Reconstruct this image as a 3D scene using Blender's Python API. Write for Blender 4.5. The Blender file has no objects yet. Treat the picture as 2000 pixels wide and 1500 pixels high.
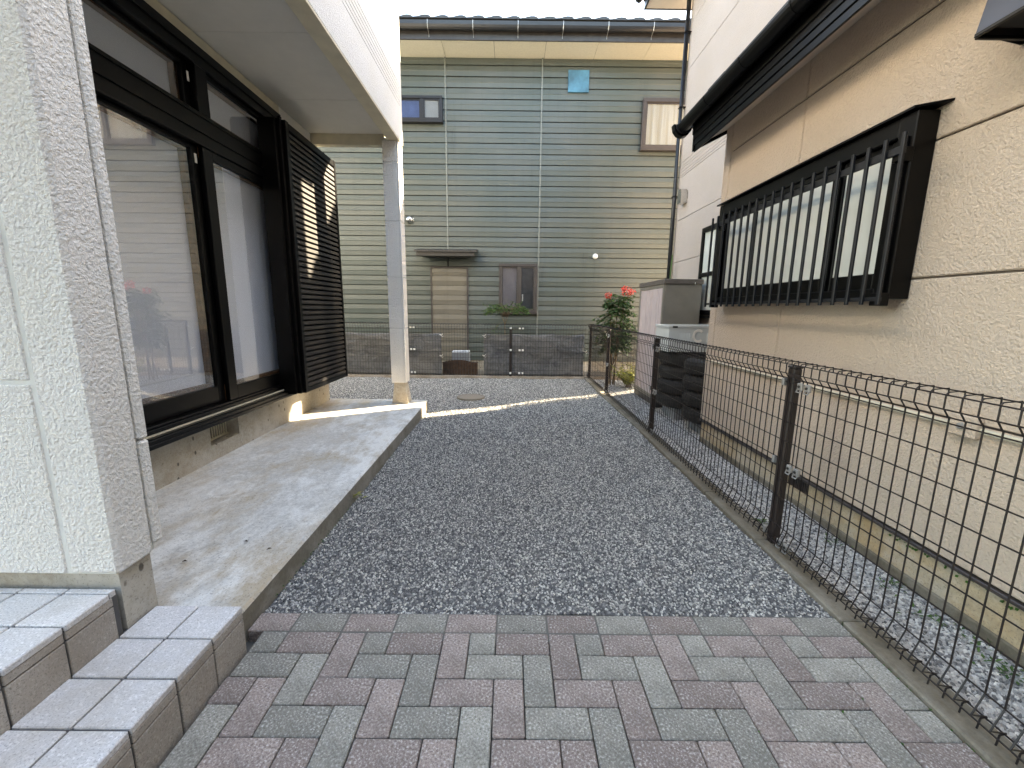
import bpy, bmesh, math, random
from mathutils import Vector, Matrix
random.seed(7)
S = bpy.context.scene
R = math.radians
# ------------------------------------------------------------------ camera
cam_d = bpy.data.cameras.new('camera'); cam = bpy.data.objects.new('camera', cam_d)
S.collection.objects.link(cam); S.camera = cam
cam_d.sensor_width = 36.0; cam_d.lens = 808.8 / 2000 * 36.0
cam_d.clip_start = 0.05; cam_d.clip_end = 600
rt = Vector((0.99994335, -0.00077027, 0.01061662)); up = Vector((-0.01031235, 0.17711558, 0.98413603)); fw = Vector((0.00263842, 0.98418976, -0.17709761))
M = Matrix((rt, up, -fw)).transposed().to_4x4(); M.translation = Vector((-0.15312, -1.50703, 1.23192))
cam.matrix_world = M
# ------------------------------------------------------------------ sky, sun, exposure
SUN_EL, SUN_AZ = 30.6, 29.7          # azimuth measured from +X towards +Y
W = bpy.data.worlds.new('World'); S.world = W; W.use_nodes = True
wn = W.node_tree.nodes; wl = W.node_tree.links
sky = wn.new('ShaderNodeTexSky'); sky.sky_type = 'NISHITA'; sky.sun_disc = False
sky.sun_elevation = R(SUN_EL); sky.sun_rotation = R(90 - SUN_AZ)
sky.air_density = 1.0; sky.dust_density = 1.3; sky.ozone_density = 1.0; sky.altitude = 50
wl.new(sky.outputs[0], wn['Background'].inputs[0]); wn['Background'].inputs[1].default_value = 0.15
W.cycles.sampling_method = 'NONE'
sun_d = bpy.data.lights.new('sun', 'SUN'); sun_d.energy = 4.6; sun_d.angle = R(0.5); sun_d.color = (1.0, 0.93, 0.82)
sun = bpy.data.objects.new('sun', sun_d); S.collection.objects.link(sun)
sdir = Vector((math.cos(R(SUN_EL)) * math.cos(R(SUN_AZ)), math.cos(R(SUN_EL)) * math.sin(R(SUN_AZ)), math.sin(R(SUN_EL))))
sun.rotation_euler = sdir.to_track_quat('Z', 'Y').to_euler(); sun.location = (20, 12, 18)
S.view_settings.view_transform = 'Standard'; S.view_settings.look = 'None'
S.view_settings.exposure = 3.65; S.view_settings.use_white_balance = True; S.view_settings.white_balance_temperature = 8500; S.view_settings.white_balance_tint = 10; S.view_settings.gamma = 1.0; S.view_settings.use_curve_mapping = False
S.cycles.max_bounces = 10; S.cycles.diffuse_bounces = 5; S.cycles.transparent_max_bounces = 12
S.cycles.use_denoising = True; S.cycles.use_guiding = True; S.cycles.guiding_training_samples = 128; S.cycles.use_adaptive_sampling = False; S.cycles.denoising_prefilter = 'NONE'; S.cycles.denoising_input_passes = 'RGB_ALBEDO_NORMAL'; S.cycles.sample_clamp_indirect = 4.0; S.cycles.caustics_reflective = False; S.cycles.caustics_refractive = False
C = S.collection

# ------------------------------------------------------------------ materials
class NT:
    def __init__(s, name):
        s.m = bpy.data.materials.new(name); s.m.use_nodes = True
        s.t = s.m.node_tree; s.n = s.t.nodes; s.l = s.t.links; s.b = s.n['Principled BSDF']
        s.tc = None
    def co(s, scale=None):
        if not s.tc: s.tc = s.n.new('ShaderNodeTexCoord')
        if scale is None: return s.tc.outputs['Object']
        mp = s.n.new('ShaderNodeMapping'); mp.inputs['Scale'].default_value = scale
        s.l.new(s.tc.outputs['Object'], mp.inputs[0]); return mp.outputs[0]
    def noise(s, sc, det=3, rough=.55, co=None, out=0, dist=0.):
        x = s.n.new('ShaderNodeTexNoise'); x.inputs['Scale'].default_value = sc; x.inputs['Detail'].default_value = det
        x.inputs['Roughness'].default_value = rough; x.inputs['Distortion'].default_value = dist
        s.l.new(co or s.co(), x.inputs['Vector']); return x.outputs[out]
    def vor(s, sc, out='Distance', co=None, feature='F1'):
        x = s.n.new('ShaderNodeTexVoronoi'); x.feature = feature; x.inputs['Scale'].default_value = sc
        s.l.new(co or s.co(), x.inputs['Vector']); return x.outputs[out]
    def ramp(s, v, stops, interp='LINEAR'):
        r = s.n.new('ShaderNodeValToRGB'); e = r.color_ramp.elements; r.color_ramp.interpolation = interp
        while len(e) < len(stops): e.new(0.5)
        for i, (p, c) in enumerate(stops):
            e[i].position = p; e[i].color = (c, c, c, 1) if not hasattr(c, '__len__') else (*c[:3], 1)
        s.l.new(v, r.inputs[0]); return r.outputs[0]
    def mix(s, f, a, b, mode='MIX'):
        x = s.n.new('ShaderNodeMix'); x.data_type = 'RGBA'; x.blend_type = mode
        for sock, v in ((0, f), (6, a), (7, b)):
            if hasattr(v, 'is_linked') or isinstance(v, bpy.types.NodeSocket): s.l.new(v, x.inputs[sock])
            elif hasattr(v, '__len__'): x.inputs[sock].default_value = (*v[:3], 1)
            elif sock == 0: x.inputs[0].default_value = v
            else: x.inputs[sock].default_value = (v, v, v, 1)
        return x.outputs[2]
    def math(s, op, a, b=0.):
        x = s.n.new('ShaderNodeMath'); x.operation = op
        for i, v in enumerate((a, b)):
            if isinstance(v, bpy.types.NodeSocket): s.l.new(v, x.inputs[i])
            else: x.inputs[i].default_value = v
        return x.outputs[0]
    def bump(s, h, dist=.003, strength=1.):
        x = s.n.new('ShaderNodeBump'); x.inputs['Strength'].default_value = strength; x.inputs['Distance'].default_value = dist
        s.l.new(h, x.inputs['Height']); s.l.new(x.outputs[0], s.b.inputs['Normal']); return x
    def rnd(s):
        return s.n.new('ShaderNodeObjectInfo').outputs['Random']
    def sep(s, axis):
        x = s.n.new('ShaderNodeSeparateXYZ'); s.l.new(s.co(), x.inputs[0]); return x.outputs['XYZ'.index(axis)]
    def col(s, c):
        if isinstance(c, bpy.types.NodeSocket): s.l.new(c, s.b.inputs['Base Color'])
        else: s.b.inputs['Base Color'].default_value = (*c, 1)
        return s
    def set(s, rough=.6, metal=0., spec=.5, **k):
        s.b.inputs['Roughness'].default_value = rough; s.b.inputs['Metallic'].default_value = metal
        s.b.inputs['Specular IOR Level'].default_value = spec
        for a, v in k.items(): s.b.inputs[a.replace('_', ' ')].default_value = v
        return s

def plain(name, c, rough=.5, metal=0., spec=.5, var=.06, scale=9.):
    t = NT(name); n = t.noise(scale, 4)
    t.col(t.mix(t.ramp(n, [(.3, 1 - var * 2), (.7, 1 + var)]), 0, 0)) if 0 else None
    lo = tuple(x * (1 - 2 * var) for x in c); hi = tuple(min(1, x * (1 + var)) for x in c)
    t.col(t.ramp(n, [(.3, lo), (.7, hi)])); t.set(rough, metal, spec)
    return t.m

def stucco(name, c, grain=60., h=.010, dirt=(.9, .88, .82), cav=.34):
    t = NT(name)
    n1 = t.noise(grain, 3, .6, dist=.15); n2 = t.vor(grain * .75, feature='SMOOTH_F1')
    hgt = t.math('SUBTRACT', t.ramp(n1, [(.30, 0.), (.70, 1.)]), t.math('MULTIPLY', n2, .8))
    t.bump(hgt, h, 1.)
    big = t.noise(1.7, 5, .6); streak = t.noise(1.0, 4, .6, co=t.co((14, 14, .5)))
    d = t.mix(t.ramp(big, [(.35, .55), (.7, 0.)]), c, tuple(a * b for a, b in zip(c, dirt)))
    d = t.mix(t.ramp(streak, [(.58, 0.), (.85, .08)]), d, tuple(a * .75 for a in c))
    d = t.mix(t.ramp(n1, [(.36, cav), (.56, 0.)]), d, tuple(a * .55 for a in c))      # crevice shade of the grain painted into the colour
    t.col(d).set(.85, spec=.3); return t.m

def concrete(name, c, stain=(.30, .22, .13), pale=(.55, .56, .56), amount=.5, pits=True, apron=False):
    t = NT(name); an = t.co((1.5, .75, 1.))
    fine = t.noise(42, 4, .7); mid = t.noise(2.3, 8, .74, co=an); big = t.noise(1.3, 8, .74, co=an); spk = t.noise(130, 2)
    col = t.mix(t.ramp(fine, [(.32, 0.), (.68, 1.)]), tuple(x * .74 for x in c), tuple(x * 1.08 for x in c))
    col = t.mix(t.ramp(big, [(.46, 0.), (.60, amount)]), col, stain)
    pm_ = t.ramp(mid, [(.46, 0.), (.60, .8)])
    if apron:                                    # outer half washed paler, old ring marks left by pots
        edge = t.math('ADD', t.sep('X'), t.math('MULTIPLY', t.noise(2.1, 6, .7), .9))
        pm_ = t.math('MULTIPLY', pm_, t.ramp(t.math('ADD', edge, 2.2), [(.35, .35), (.95, 1.)]))
    col = t.mix(pm_, col, pale)
    if apron:
        for (x, y, r, w) in ((-1.90, .93, .105, .022), (-1.98, 1.10, .045, .016)):
            d = t.n.new('ShaderNodeVectorMath'); d.operation = 'DISTANCE'; t.l.new(t.co(), d.inputs[0]); d.inputs[1].default_value = (x, y, .105)
            k = t.math('ABSOLUTE', t.math('SUBTRACT', t.math('ADD', d.outputs['Value'], t.math('MULTIPLY', t.math('SUBTRACT', t.noise(16, 3), .5), .05)), r))
            col = t.mix(t.math('MULTIPLY', t.ramp(k, [(0., 1.), (w, 0.)]), t.ramp(t.noise(9, 2), [(.38, .0), (.62, .5)])), col, tuple(min(1, p * 1.12) for p in pale))
    col = t.mix(t.ramp(t.noise(8, 6, .7), [(.56, 0.), (.70, .5)]), col, tuple(x * .58 for x in c))
    col = t.mix(t.ramp(spk, [(.30, .55), (.42, 0.)]), col, (.13, .12, .11))
    h = t.noise(9, 3)
    if pits:
        p = t.ramp(t.vor(13, co=t.co((1, 1.2, .75))), [(.12, 0.), (.17, 1.)]); m = t.ramp(t.noise(9, 2), [(.44, 0.), (.48, 1.)])
        pit = t.math('MULTIPLY', t.math('SUBTRACT', 1., p), m)
        col = t.mix(t.math('MULTIPLY', pit, .85), col, (.08, .07, .06)); h = t.math('SUBTRACT', h, t.math('MULTIPLY', pit, 1.5))
    t.bump(h, .004, .5); t.col(col).set(.85, spec=.25); return t.m

def paver_mat(name, c, spk=(.62, .60, .56)):
    t = NT(name); n = t.noise(135, 3, .75); p = t.noise(6, 5, .65); g = t.noise(90, 2)
    r = t.rnd()
    base = t.mix(t.ramp(r, [(0., 0.), (1., 1.)]), tuple(x * .76 for x in c), tuple(x * 1.18 for x in c))
    base = t.mix(t.ramp(n, [(.36, .8), (.48, 0.)]), base, tuple(x * .38 for x in c))
    base = t.mix(t.ramp(n, [(.54, 0.), (.64, .7)]), base, spk)
    base = t.mix(t.ramp(p, [(.44, 0.), (.70, .6)]), base, tuple(x * .5 for x in c))
    t.col(base).set(.9, spec=.25); t.bump(g, .003, .5); return t.m

def tile_mat(name, c):
    t = NT(name); n = t.noise(210, 3, .75); p = t.noise(4, 6, .7); v = t.noise(120, 2, .6); r = t.rnd()
    base = t.mix(r, tuple(x * .92 for x in c), tuple(x * 1.06 for x in c))
    base = t.mix(t.ramp(n, [(.36, .8), (.47, 0.)]), base, tuple(x * .40 for x in c))
    base = t.mix(t.ramp(v, [(.55, 0.), (.66, .6)]), base, tuple(min(1, x * 1.4) for x in c))
    base = t.mix(t.ramp(p, [(.47, 0.), (.66, .5)]), base, (c[0] * .66, c[1] * .60, c[2] * .52))
    t.col(base).set(.6, spec=.4); t.bump(t.noise(60, 2), .0008, .3); return t.m

def gravel_mat(name, stops):
    t = NT(name); r = t.rnd(); n = t.noise(140, 3)
    base = t.ramp(r, stops); base = t.mix(t.ramp(n, [(.35, .35), (.65, 0.)]), base, (.03, .03, .03))
    t.col(base).set(.8, spec=.35); return t.m

def siding_mat(name, c, fade):
    t = NT(name); big = t.noise(.8, 4, .6); st = t.noise(1.2, 5, .6, co=t.co((9, 9, .4))); r = t.rnd(); f = t.noise(300, 2)
    base = t.mix(r, tuple(x * .95 for x in c), tuple(x * 1.05 for x in c))
    base = t.mix(t.ramp(big, [(.42, 0.), (.68, .5)]), base, fade)
    base = t.mix(t.ramp(st, [(.52, 0.), (.75, .4)]), base, tuple(x * .68 for x in c))
    base = t.mix(t.ramp(f, [(.35, .12), (.6, 0.)]), base, (.05, .05, .05))
    X, Z = t.sep('X'), t.sep('Z')
    for x0, w, z1 in ((.49, .05, 2.28), (.27, .09, 2.36), (-2.3, .06, 4.6), (-.55, .05, 2.1)):
        d = t.math('ABSOLUTE', t.math('SUBTRACT', X, x0)); k = t.math('MULTIPLY', t.ramp(t.math('DIVIDE', d, w), [(.1, 1.), (1., 0.)]), t.ramp(t.noise(2.5, 5, .7, co=t.co((22, 1, 2.2))), [(.40, 0.), (.62, .75)]))
        zz = t.math('MULTIPLY', t.ramp(t.math('SUBTRACT', z1, Z), [(.0, 0.), (.02, 1.), (.95, 0.)]), k)
        base = t.mix(zz, base, tuple(x * .42 for x in c))
    t.col(base).set(.42, spec=.45); t.bump(t.noise(14, 3), .0008, .4); return t.m

def glass_mat(name, tint=(.9, .93, .93), ior=2.05, rough=0.0, wav=0., base=0.):
    t = NT(name); n = t.n; n.remove(t.b)
    fr = n.new('ShaderNodeFresnel'); fr.inputs[0].default_value = ior
    tr = n.new('ShaderNodeBsdfTransparent'); tr.inputs[0].default_value = (*tint, 1)
    gl = n.new('ShaderNodeBsdfGlossy'); gl.inputs['Roughness'].default_value = rough
    if wav:
        b = n.new('ShaderNodeBump'); b.inputs['Distance'].default_value = wav; t.l.new(t.noise(40, 2), b.inputs['Height']); t.l.new(b.outputs[0], gl.inputs['Normal'])
    ge = n.new('ShaderNodeNewGeometry'); fac = t.math('MULTIPLY', t.math('ADD', base, t.math('MULTIPLY', fr.outputs[0], 1. - base)), t.math('SUBTRACT', 1., ge.outputs['Backfacing']))
    mx = n.new('ShaderNodeMixShader'); t.l.new(fac, mx.inputs[0]); t.l.new(tr.outputs[0], mx.inputs[1]); t.l.new(gl.outputs[0], mx.inputs[2])
    t.l.new(mx.outputs[0], n['Material Output'].inputs[0]); return t.m

def leaf_mat(name, c, c2):
    t = NT(name); g = t.n.new('ShaderNodeNewGeometry'); n = t.noise(25, 2)
    col = t.ramp(g.outputs['Random Per Island'], [(0., c), (1., c2)])
    t.col(col).set(.45, spec=.4)
    tl = t.n.new('ShaderNodeBsdfTranslucent'); t.l.new(col, tl.inputs[0])
    mx = t.n.new('ShaderNodeMixShader'); mx.inputs[0].default_value = .3
    t.l.new(t.b.outputs[0], mx.inputs[1]); t.l.new(tl.outputs[0], mx.inputs[2]); t.l.new(mx.outputs[0], t.n['Material Output'].inputs[0]); return t.m

MT = dict(
    white=stucco('white_stucco', (.84, .825, .795), 100, .0054, cav=.14), white_smooth=stucco('white_fine_stucco', (.70, .715, .72), 130, .0025, cav=.08),
    tan=stucco('tan_stucco', (.665, .548, .448), 104, .0046, cav=.13), pinkish=stucco('pinkish_stucco', (.52, .45, .41), 130, .0025, cav=.1),
    joint=plain('joint_sealant', (.20, .16, .125), .8), white_joint=plain('white_joint', (.66, .67, .63), .8),
    cream=plain('cream_paint', (.62, .57, .44), .7), soffit=plain('cream_soffit_board', (.80, .765, .63), .8, var=.03, scale=30),
    ceiling=plain('ceiling_board', (.66, .65, .61), .85, var=.02), soffit_grey=plain('pale_soffit', (.74, .69, .63), .8, var=.03),
    black=plain('black_aluminium', (.0009, .0009, .0011), .34, spec=.2, var=.12), louvre=plain('black_louvre_paint', (.013, .012, .012), .48, spec=.5, var=.1), navy=plain('navy_bar_paint', (.005, .0065, .0095), .42, var=.1),
    bronze=plain('dark_bronze_aluminium', (.05, .042, .04), .4, var=.1), wood=plain('brown_wood', (.16, .075, .03), .55, var=.25, scale=20),
    shoji=plain('white_curtain_cloth', (.86, .87, .92), .9, var=.01), dark=plain('dark_interior', (.02, .02, .02), .9),
    slab=concrete('stained_concrete', (.60, .585, .545), (.44, .355, .245), (.80, .80, .77), .8, False, True), slab_side=concrete('shaded_concrete_edge', (.27, .25, .21), (.17, .15, .11), (.36, .34, .30), .6, False), found=concrete('foundation_concrete', (.43, .395, .33), (.36, .29, .20), (.50, .48, .43), .5),  # slab_side: shade on the slab's vertical faces painted as darker concrete
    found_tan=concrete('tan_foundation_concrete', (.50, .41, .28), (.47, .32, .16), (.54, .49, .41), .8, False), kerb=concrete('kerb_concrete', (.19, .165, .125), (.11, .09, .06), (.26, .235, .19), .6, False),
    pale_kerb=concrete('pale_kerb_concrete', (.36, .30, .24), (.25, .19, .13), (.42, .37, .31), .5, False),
    pad=plain('mortar_bed', (.12, .115, .105), .95), grout=plain('tile_grout', (.085, .082, .082), .9),
    tile=tile_mat('speckled_granite_tile', (.60, .59, .585)), tile_side=tile_mat('speckled_shaded_riser_tile', (.37, .335, .295)),  # tile_side: same tile darkened, shade of the risers put into the colour
    paver_red=paver_mat('reddish_paver', (.285, .232, .208)), paver_grey=paver_mat('grey_paver', (.290, .277, .240)),
    gravel=gravel_mat('crushed_grey_stone', [(0., (.06, .061, .063)), (.26, (.15, .152, .155)), (.50, (.28, .276, .266)), (.72, (.44, .428, .395)), (.9, (.68, .66, .60)), (1., (.88, .85, .78))]),
    gravel_white=gravel_mat('pale_crushed_stone', [(0., (.10, .10, .105)), (.25, (.26, .26, .26)), (.55, (.50, .49, .47)), (1., (.84, .83, .80))]),
    green=siding_mat('green_metal_siding', (.074, .092, .082), (.120, .126, .116)), infill=siding_mat('faded_door_infill', (.15, .138, .112), (.19, .172, .142)),
    batten=plain('grey_green_batten', (.17, .185, .17), .4), blue=plain('weathered_blue_panel', (.05, .18, .27), .6, var=.22, scale=6),
    tile_dark=plain('dark_roof_tile', (.030, .031, .031), .55, var=.2), gutter=plain('dark_grey_gutter', (.013, .0135, .015), .35, var=.1), fascia=plain('brown_grey_fascia', (.035, .032, .030), .5, var=.15),
    steel=plain('galvanised_steel', (.36, .36, .35), .4, metal=.5, var=.1), chrome=plain('brushed_steel', (.62, .60, .56), .22, metal=1., var=.05), whiteplastic=plain('white_plastic', (.78, .78, .74), .4, var=.02),
    fence=plain('dark_brown_wire', (.014, .009, .008), .42, var=.15), post=plain('dark_brown_post', (.026, .018, .0155), .45, var=.15),
    cloth=None, taupe=plain('taupe_steel', (.20, .18, .15), .45, var=.05), pinksteel=plain('pale_pink_steel', (.52, .43, .42), .5, var=.04), lid=plain('brown_shed_lid', (.12, .10, .085), .45, var=.08),
    rubber=None, crate=NT('clear_plastic_crate').col((.66, .67, .64)).set(.4, Alpha=.80).m, crate_letter=plain('white_crate_letter', (.85, .80, .72), .5),
    soil=None, leaf=leaf_mat('sapling_leaf', (.025, .07, .018), (.10, .19, .045)), leaf_dark=leaf_mat('nandina_leaf', (.02, .055, .02), (.075, .14, .04)), leaf_yellow=leaf_mat('yellow_green_leaf', (.16, .22, .04), (.38, .36, .08)),
    flower=leaf_mat('red_flower_petal', (.60, .025, .025), (.80, .13, .10)), bark=plain('stem_bark', (.20, .14, .085), .85, var=.25, scale=30), greenstem=plain('green_stem', (.06, .12, .03), .6),
    glass=glass_mat('film_window_glass', (.94, .96, .98), 1.8, base=.24), frost=None, cable=plain('cable_sheath', (.10, .13, .15), .6), brownwood=plain('weathered_brown_board', (.075, .04, .022), .7, var=.3, scale=14),
    block=plain('grey_block', (.24, .25, .26), .9, var=.1, scale=40), blocktop=plain('lit_pale_block_face', (.62, .64, .66), .9, var=.05), glass_dim=glass_mat('dim_window_glass', (.80, .82, .84), 1.5), curtain=None, manhole=None, red=plain('red_print', (.6, .03, .03), .5), asphalt=plain('asphalt', (.05, .05, .05), .9, var=.2, scale=40), roofpaint=plain('roof_sheet', (.07, .07, .075), .5), moss=plain('moss_green', (.05, .13, .02), .95, var=.3, scale=50))
def _cloth():
    t = NT('grey_shade_fabric'); n = t.noise(5, 5, .65, dist=1.5); w = t.noise(260, 2); f = t.noise(1.6, 4, .6)
    t.col(t.mix(t.ramp(f, [(.4, 0.), (.7, .8)]), t.ramp(n, [(.3, (.075, .078, .083)), (.7, (.20, .205, .21))]), (.24, .225, .20))).set(.7, spec=.4)
    t.bump(t.math('ADD', n, t.math('MULTIPLY', w, .06)), .05, .7); return t.m
def _rubber():
    t = NT('tyre_rubber'); n = t.noise(12, 4)
    t.col(t.ramp(n, [(.3, (.008, .008, .008)), (.7, (.026, .025, .024))])).set(.65, spec=.4); return t.m
def _soil():
    t = NT('garden_soil'); n = t.noise(30, 6, .7); b = t.noise(2, 4)
    t.col(t.mix(t.ramp(b, [(.4, 0.), (.6, 1.)]), t.ramp(n, [(.3, (.09, .07, .05)), (.7, (.25, .21, .16))]), (.20, .17, .13))).set(.95, spec=.2); t.bump(n, .02, .8); return t.m
def _curtain():
    t = NT('cream_curtain_cloth'); wv = t.n.new('ShaderNodeTexNoise'); wv.inputs['Scale'].default_value = 1.; wv.inputs['Detail'].default_value = 3
    t.l.new(t.co((11, 1, .35)), wv.inputs['Vector'])
    t.col(t.ramp(wv.outputs[0], [(.3, (.62, .53, .38)), (.6, (.84, .78, .66))])).set(.9, spec=.2); t.bump(wv.outputs[0], .04, .8); return t.m
def _manhole():
    t = NT('gritty_concrete_cover'); n = t.noise(160, 3)
    t.col(t.ramp(n, [(.3, (.13, .11, .09)), (.7, (.27, .24, .20))])).set(.9, spec=.25); t.bump(n, .002, .7); return t.m
def _frost():
    t = NT('frosted_pane'); n = t.noise(2.2, 3)
    t.col(t.ramp(n, [(.3, (.60, .62, .57)), (.7, (.72, .74, .69))])).set(.16, spec=.6); t.bump(t.noise(120, 2), .0006, .4); return t.m
MT['cloth'] = _cloth(); MT['rubber'] = _rubber(); MT['soil'] = _soil(); MT['curtain'] = _curtain(); MT['manhole'] = _manhole(); MT['frost'] = _frost()

# ------------------------------------------------------------------ object helpers
ORG = {}
def tag(o, label=None, cat=None, group=None, kind=None):
    if label: o['label'] = label
    if cat: o['category'] = cat
    if group: o['group'] = group
    if kind: o['kind'] = kind
    return o
def thing(name, loc, label, cat, group=None):
    o = bpy.data.objects.new(name, None); C.objects.link(o); o.location = loc; o.empty_display_size = .1
    ORG[o.name] = Vector(loc); return tag(o, label, cat, group)
def org(o): return ORG.get(o.name, Vector((0, 0, 0))) if o else Vector((0, 0, 0))

class MB:
    """collects shapes in world coordinates and builds them as one mesh object"""
    def __init__(s): s.v = []; s.f = []
    def add(s, vs, fs):
        k = len(s.v); s.v += [tuple(v) for v in vs]; s.f += [tuple(i + k for i in f) for f in fs]; return s
    def box(s, x0, x1, y0, y1, z0, z1, c=0.):
        if x0 > x1: x0, x1 = x1, x0
        if y0 > y1: y0, y1 = y1, y0
        if z0 > z1: z0, z1 = z1, z0
        if c <= 0:
            vs = [(x, y, z) for x in (x0, x1) for y in (y0, y1) for z in (z0, z1)]
            return s.add(vs, [(0, 1, 3, 2), (4, 6, 7, 5), (0, 4, 5, 1), (2, 3, 7, 6), (0, 2, 6, 4), (1, 5, 7, 3)])
        c = min(c, (x1 - x0) * .45, (y1 - y0) * .45, (z1 - z0) * .45)
        lo, hi = (x0, y0, z0), (x1, y1, z1); idx = {}; vs = []
        for sx in (0, 1):
            for sy in (0, 1):
                for sz in (0, 1):
                    sg = (sx, sy, sz)
                    for a in range(3):
                        p = []
                        for b in range(3):
                            val = hi[b] if sg[b] else lo[b]
                            if b != a: val += -c if sg[b] else c
                            p.append(val)
                        idx[(sg, a)] = len(vs); vs.append(p)
        fs = []
        def sgn(a, va, b, vb, d, vd):
            t = [0, 0, 0]; t[a] = va; t[b] = vb; t[d] = vd; return tuple(t)
        for a in range(3):
            b, d = (a + 1) % 3, (a + 2) % 3
            for v in (0, 1):
                q = [idx[(sgn(a, v, b, i, d, j), a)] for i, j in ((0, 0), (1, 0), (1, 1), (0, 1))]
                fs.append(q if v else q[::-1])
        for d in range(3):
            a, b = (d + 1) % 3, (d + 2) % 3
            for va in (0, 1):
                for vb in (0, 1):
                    q = [idx[(sgn(a, va, b, vb, d, 0), a)], idx[(sgn(a, va, b, vb, d, 1), a)], idx[(sgn(a, va, b, vb, d, 1), b)], idx[(sgn(a, va, b, vb, d, 0), b)]]
                    fs.append(q if (va ^ vb) else q[::-1])
        for sg in {k[0] for k in idx}:
            q = [idx[(sg, 0)], idx[(sg, 1)], idx[(sg, 2)]]
            fs.append(q if sum(sg) % 2 == 1 else q[::-1])
        return s.add(vs, fs)
    def prism(s, poly, axis, a, b):
        """poly: 2-D outline in the two other axes (in xyz order), extruded along axis from a to b"""
        n = len(poly); ax = 'XYZ'.index(axis); vs = []
        for t in (a, b):
            for p in poly:
                q = list(p); q.insert(ax, t); vs.append(q)
        fs = [tuple(range(n)), tuple(range(2 * n - 1, n - 1, -1))] + [(i, i + n, (i + 1) % n + n, (i + 1) % n) for i in range(n)]
        return s.add(vs, fs)
    def tube(s, pts, r, n=6, cap=True):
        pts = [Vector(p) for p in pts]; rs = r if hasattr(r, '__len__') else [r] * len(pts); k0 = len(s.v); ref = None
        for i, p in enumerate(pts):
            d = (pts[min(i + 1, len(pts) - 1)] - pts[max(i - 1, 0)]).normalized()
            if ref is None: ref = Vector((0, 0, 1)) if abs(d.z) < .9 else Vector((1, 0, 0))
            u = d.cross(ref); u = u.normalized() if u.length > 1e-5 else d.orthogonal().normalized(); w = d.cross(u); ref = u.cross(d) * -1 if 0 else ref
            s.v += [tuple(p + (u * math.cos(2 * math.pi * j / n) + w * math.sin(2 * math.pi * j / n)) * rs[i]) for j in range(n)]
        for i in range(len(pts) - 1):
            for j in range(n): s.f.append((k0 + i * n + j, k0 + i * n + (j + 1) % n, k0 + (i + 1) * n + (j + 1) % n, k0 + (i + 1) * n + j))
        if cap: s.f += [tuple(k0 + j for j in range(n))[::-1], tuple(k0 + (len(pts) - 1) * n + j for j in range(n))]
        return s
    def lathe(s, prof, center, axis='Z', n=24):
        """prof: (radius, height) list, closed outline or open"""
        ax = 'XYZ'.index(axis); c = Vector(center); k0 = len(s.v)
        for r, h in prof:
            for j in range(n):
                a = 2 * math.pi * j / n; q = [r * math.cos(a), r * math.sin(a)]; q.insert(ax, h); s.v.append(tuple(c + Vector(q)))
        for i in range(len(prof) - 1):
            for j in range(n): s.f.append((k0 + i * n + j, k0 + i * n + (j + 1) % n, k0 + (i + 1) * n + (j + 1) % n, k0 + (i + 1) * n + j))
        return s
    def quad(s, a, b, c, d): return s.add([a, b, c, d], [(0, 1, 2, 3)])
    def build(s, name, m, parent=None, smooth=False, at=None):
        base = org(parent) if parent else Vector(at or (0, 0, 0))
        me = bpy.data.meshes.new(name)
        me.from_pydata([tuple(Vector(v) - base) for v in s.v], [], s.f)
        bm = bmesh.new(); bm.from_mesh(me); bmesh.ops.recalc_face_normals(bm, faces=bm.faces)
        if smooth:
            for f in bm.faces: f.smooth = True
        bm.to_mesh(me); bm.free()
        me.materials.append(MT[m] if isinstance(m, str) else m)
        o = bpy.data.objects.new(name, me); C.objects.link(o)
        if parent: o.parent = parent
        else: o.location = base
        ORG[o.name] = base
        return o
def copy_tree(o, loc, label=None, parent=None):
    c = o.copy(); C.objects.link(c); c.parent = parent
    if parent is None: c.location = loc
    if label: c['label'] = label
    ORG[c.name] = Vector(loc)
    for ch in o.children: copy_tree(ch, loc, None, c)
    return c
BX = lambda *a, **k: MB().box(*a, **k)

# ================================================================== GROUND
tag(MB().quad((-150, -150, -.16), (150, -150, -.16), (150, 150, -.16), (-150, 150, -.16)).build('ground', 'asphalt'), kind='structure')
tag(BX(-9, 9, 6.0, 12, -.14, -.03).build('garden_soil', 'soil'), kind='structure')
bed = BX(-1.19, 1.2, -2.3, .0, -.12, -.052).build('sand_bed', 'pad'); tag(bed, kind='structure')

# ---- pavers
paving = thing('paving', (0, 0, 0), None, None); paving['kind'] = 'structure'
pm = {}
def paver(x0, x1, y0, y1, red, lx):
    x0 = max(x0, lx); x1 = min(x1, 1.188)
    if x1 - x0 < .018: return
    g = .0018; w, h = round(x1 - x0 - 2 * g, 4), round(y1 - y0 - 2 * g, 4)
    key = (w, h, red)
    cx, cy = (x0 + x1) / 2, (y0 + y1) / 2
    if key not in pm:
        o = BX(-w / 2, w / 2, -h / 2, h / 2, -.055, 0, c=.0035).build('paver', 'paver_red' if red else 'paver_grey'); pm[key] = o
    else:
        o = pm[key].copy(); C.objects.link(o)
    o.parent = paving; o.location = (cx, cy, random.uniform(-.0022, .0012)); o.rotation_euler = (random.gauss(0, .006), random.gauss(0, .004), random.gauss(0, .0035))
for k in range(-6, 7):
    paver(k * .2, k * .2 + .2, -.1, 0, k % 2 == 0, -1.165)
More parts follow.
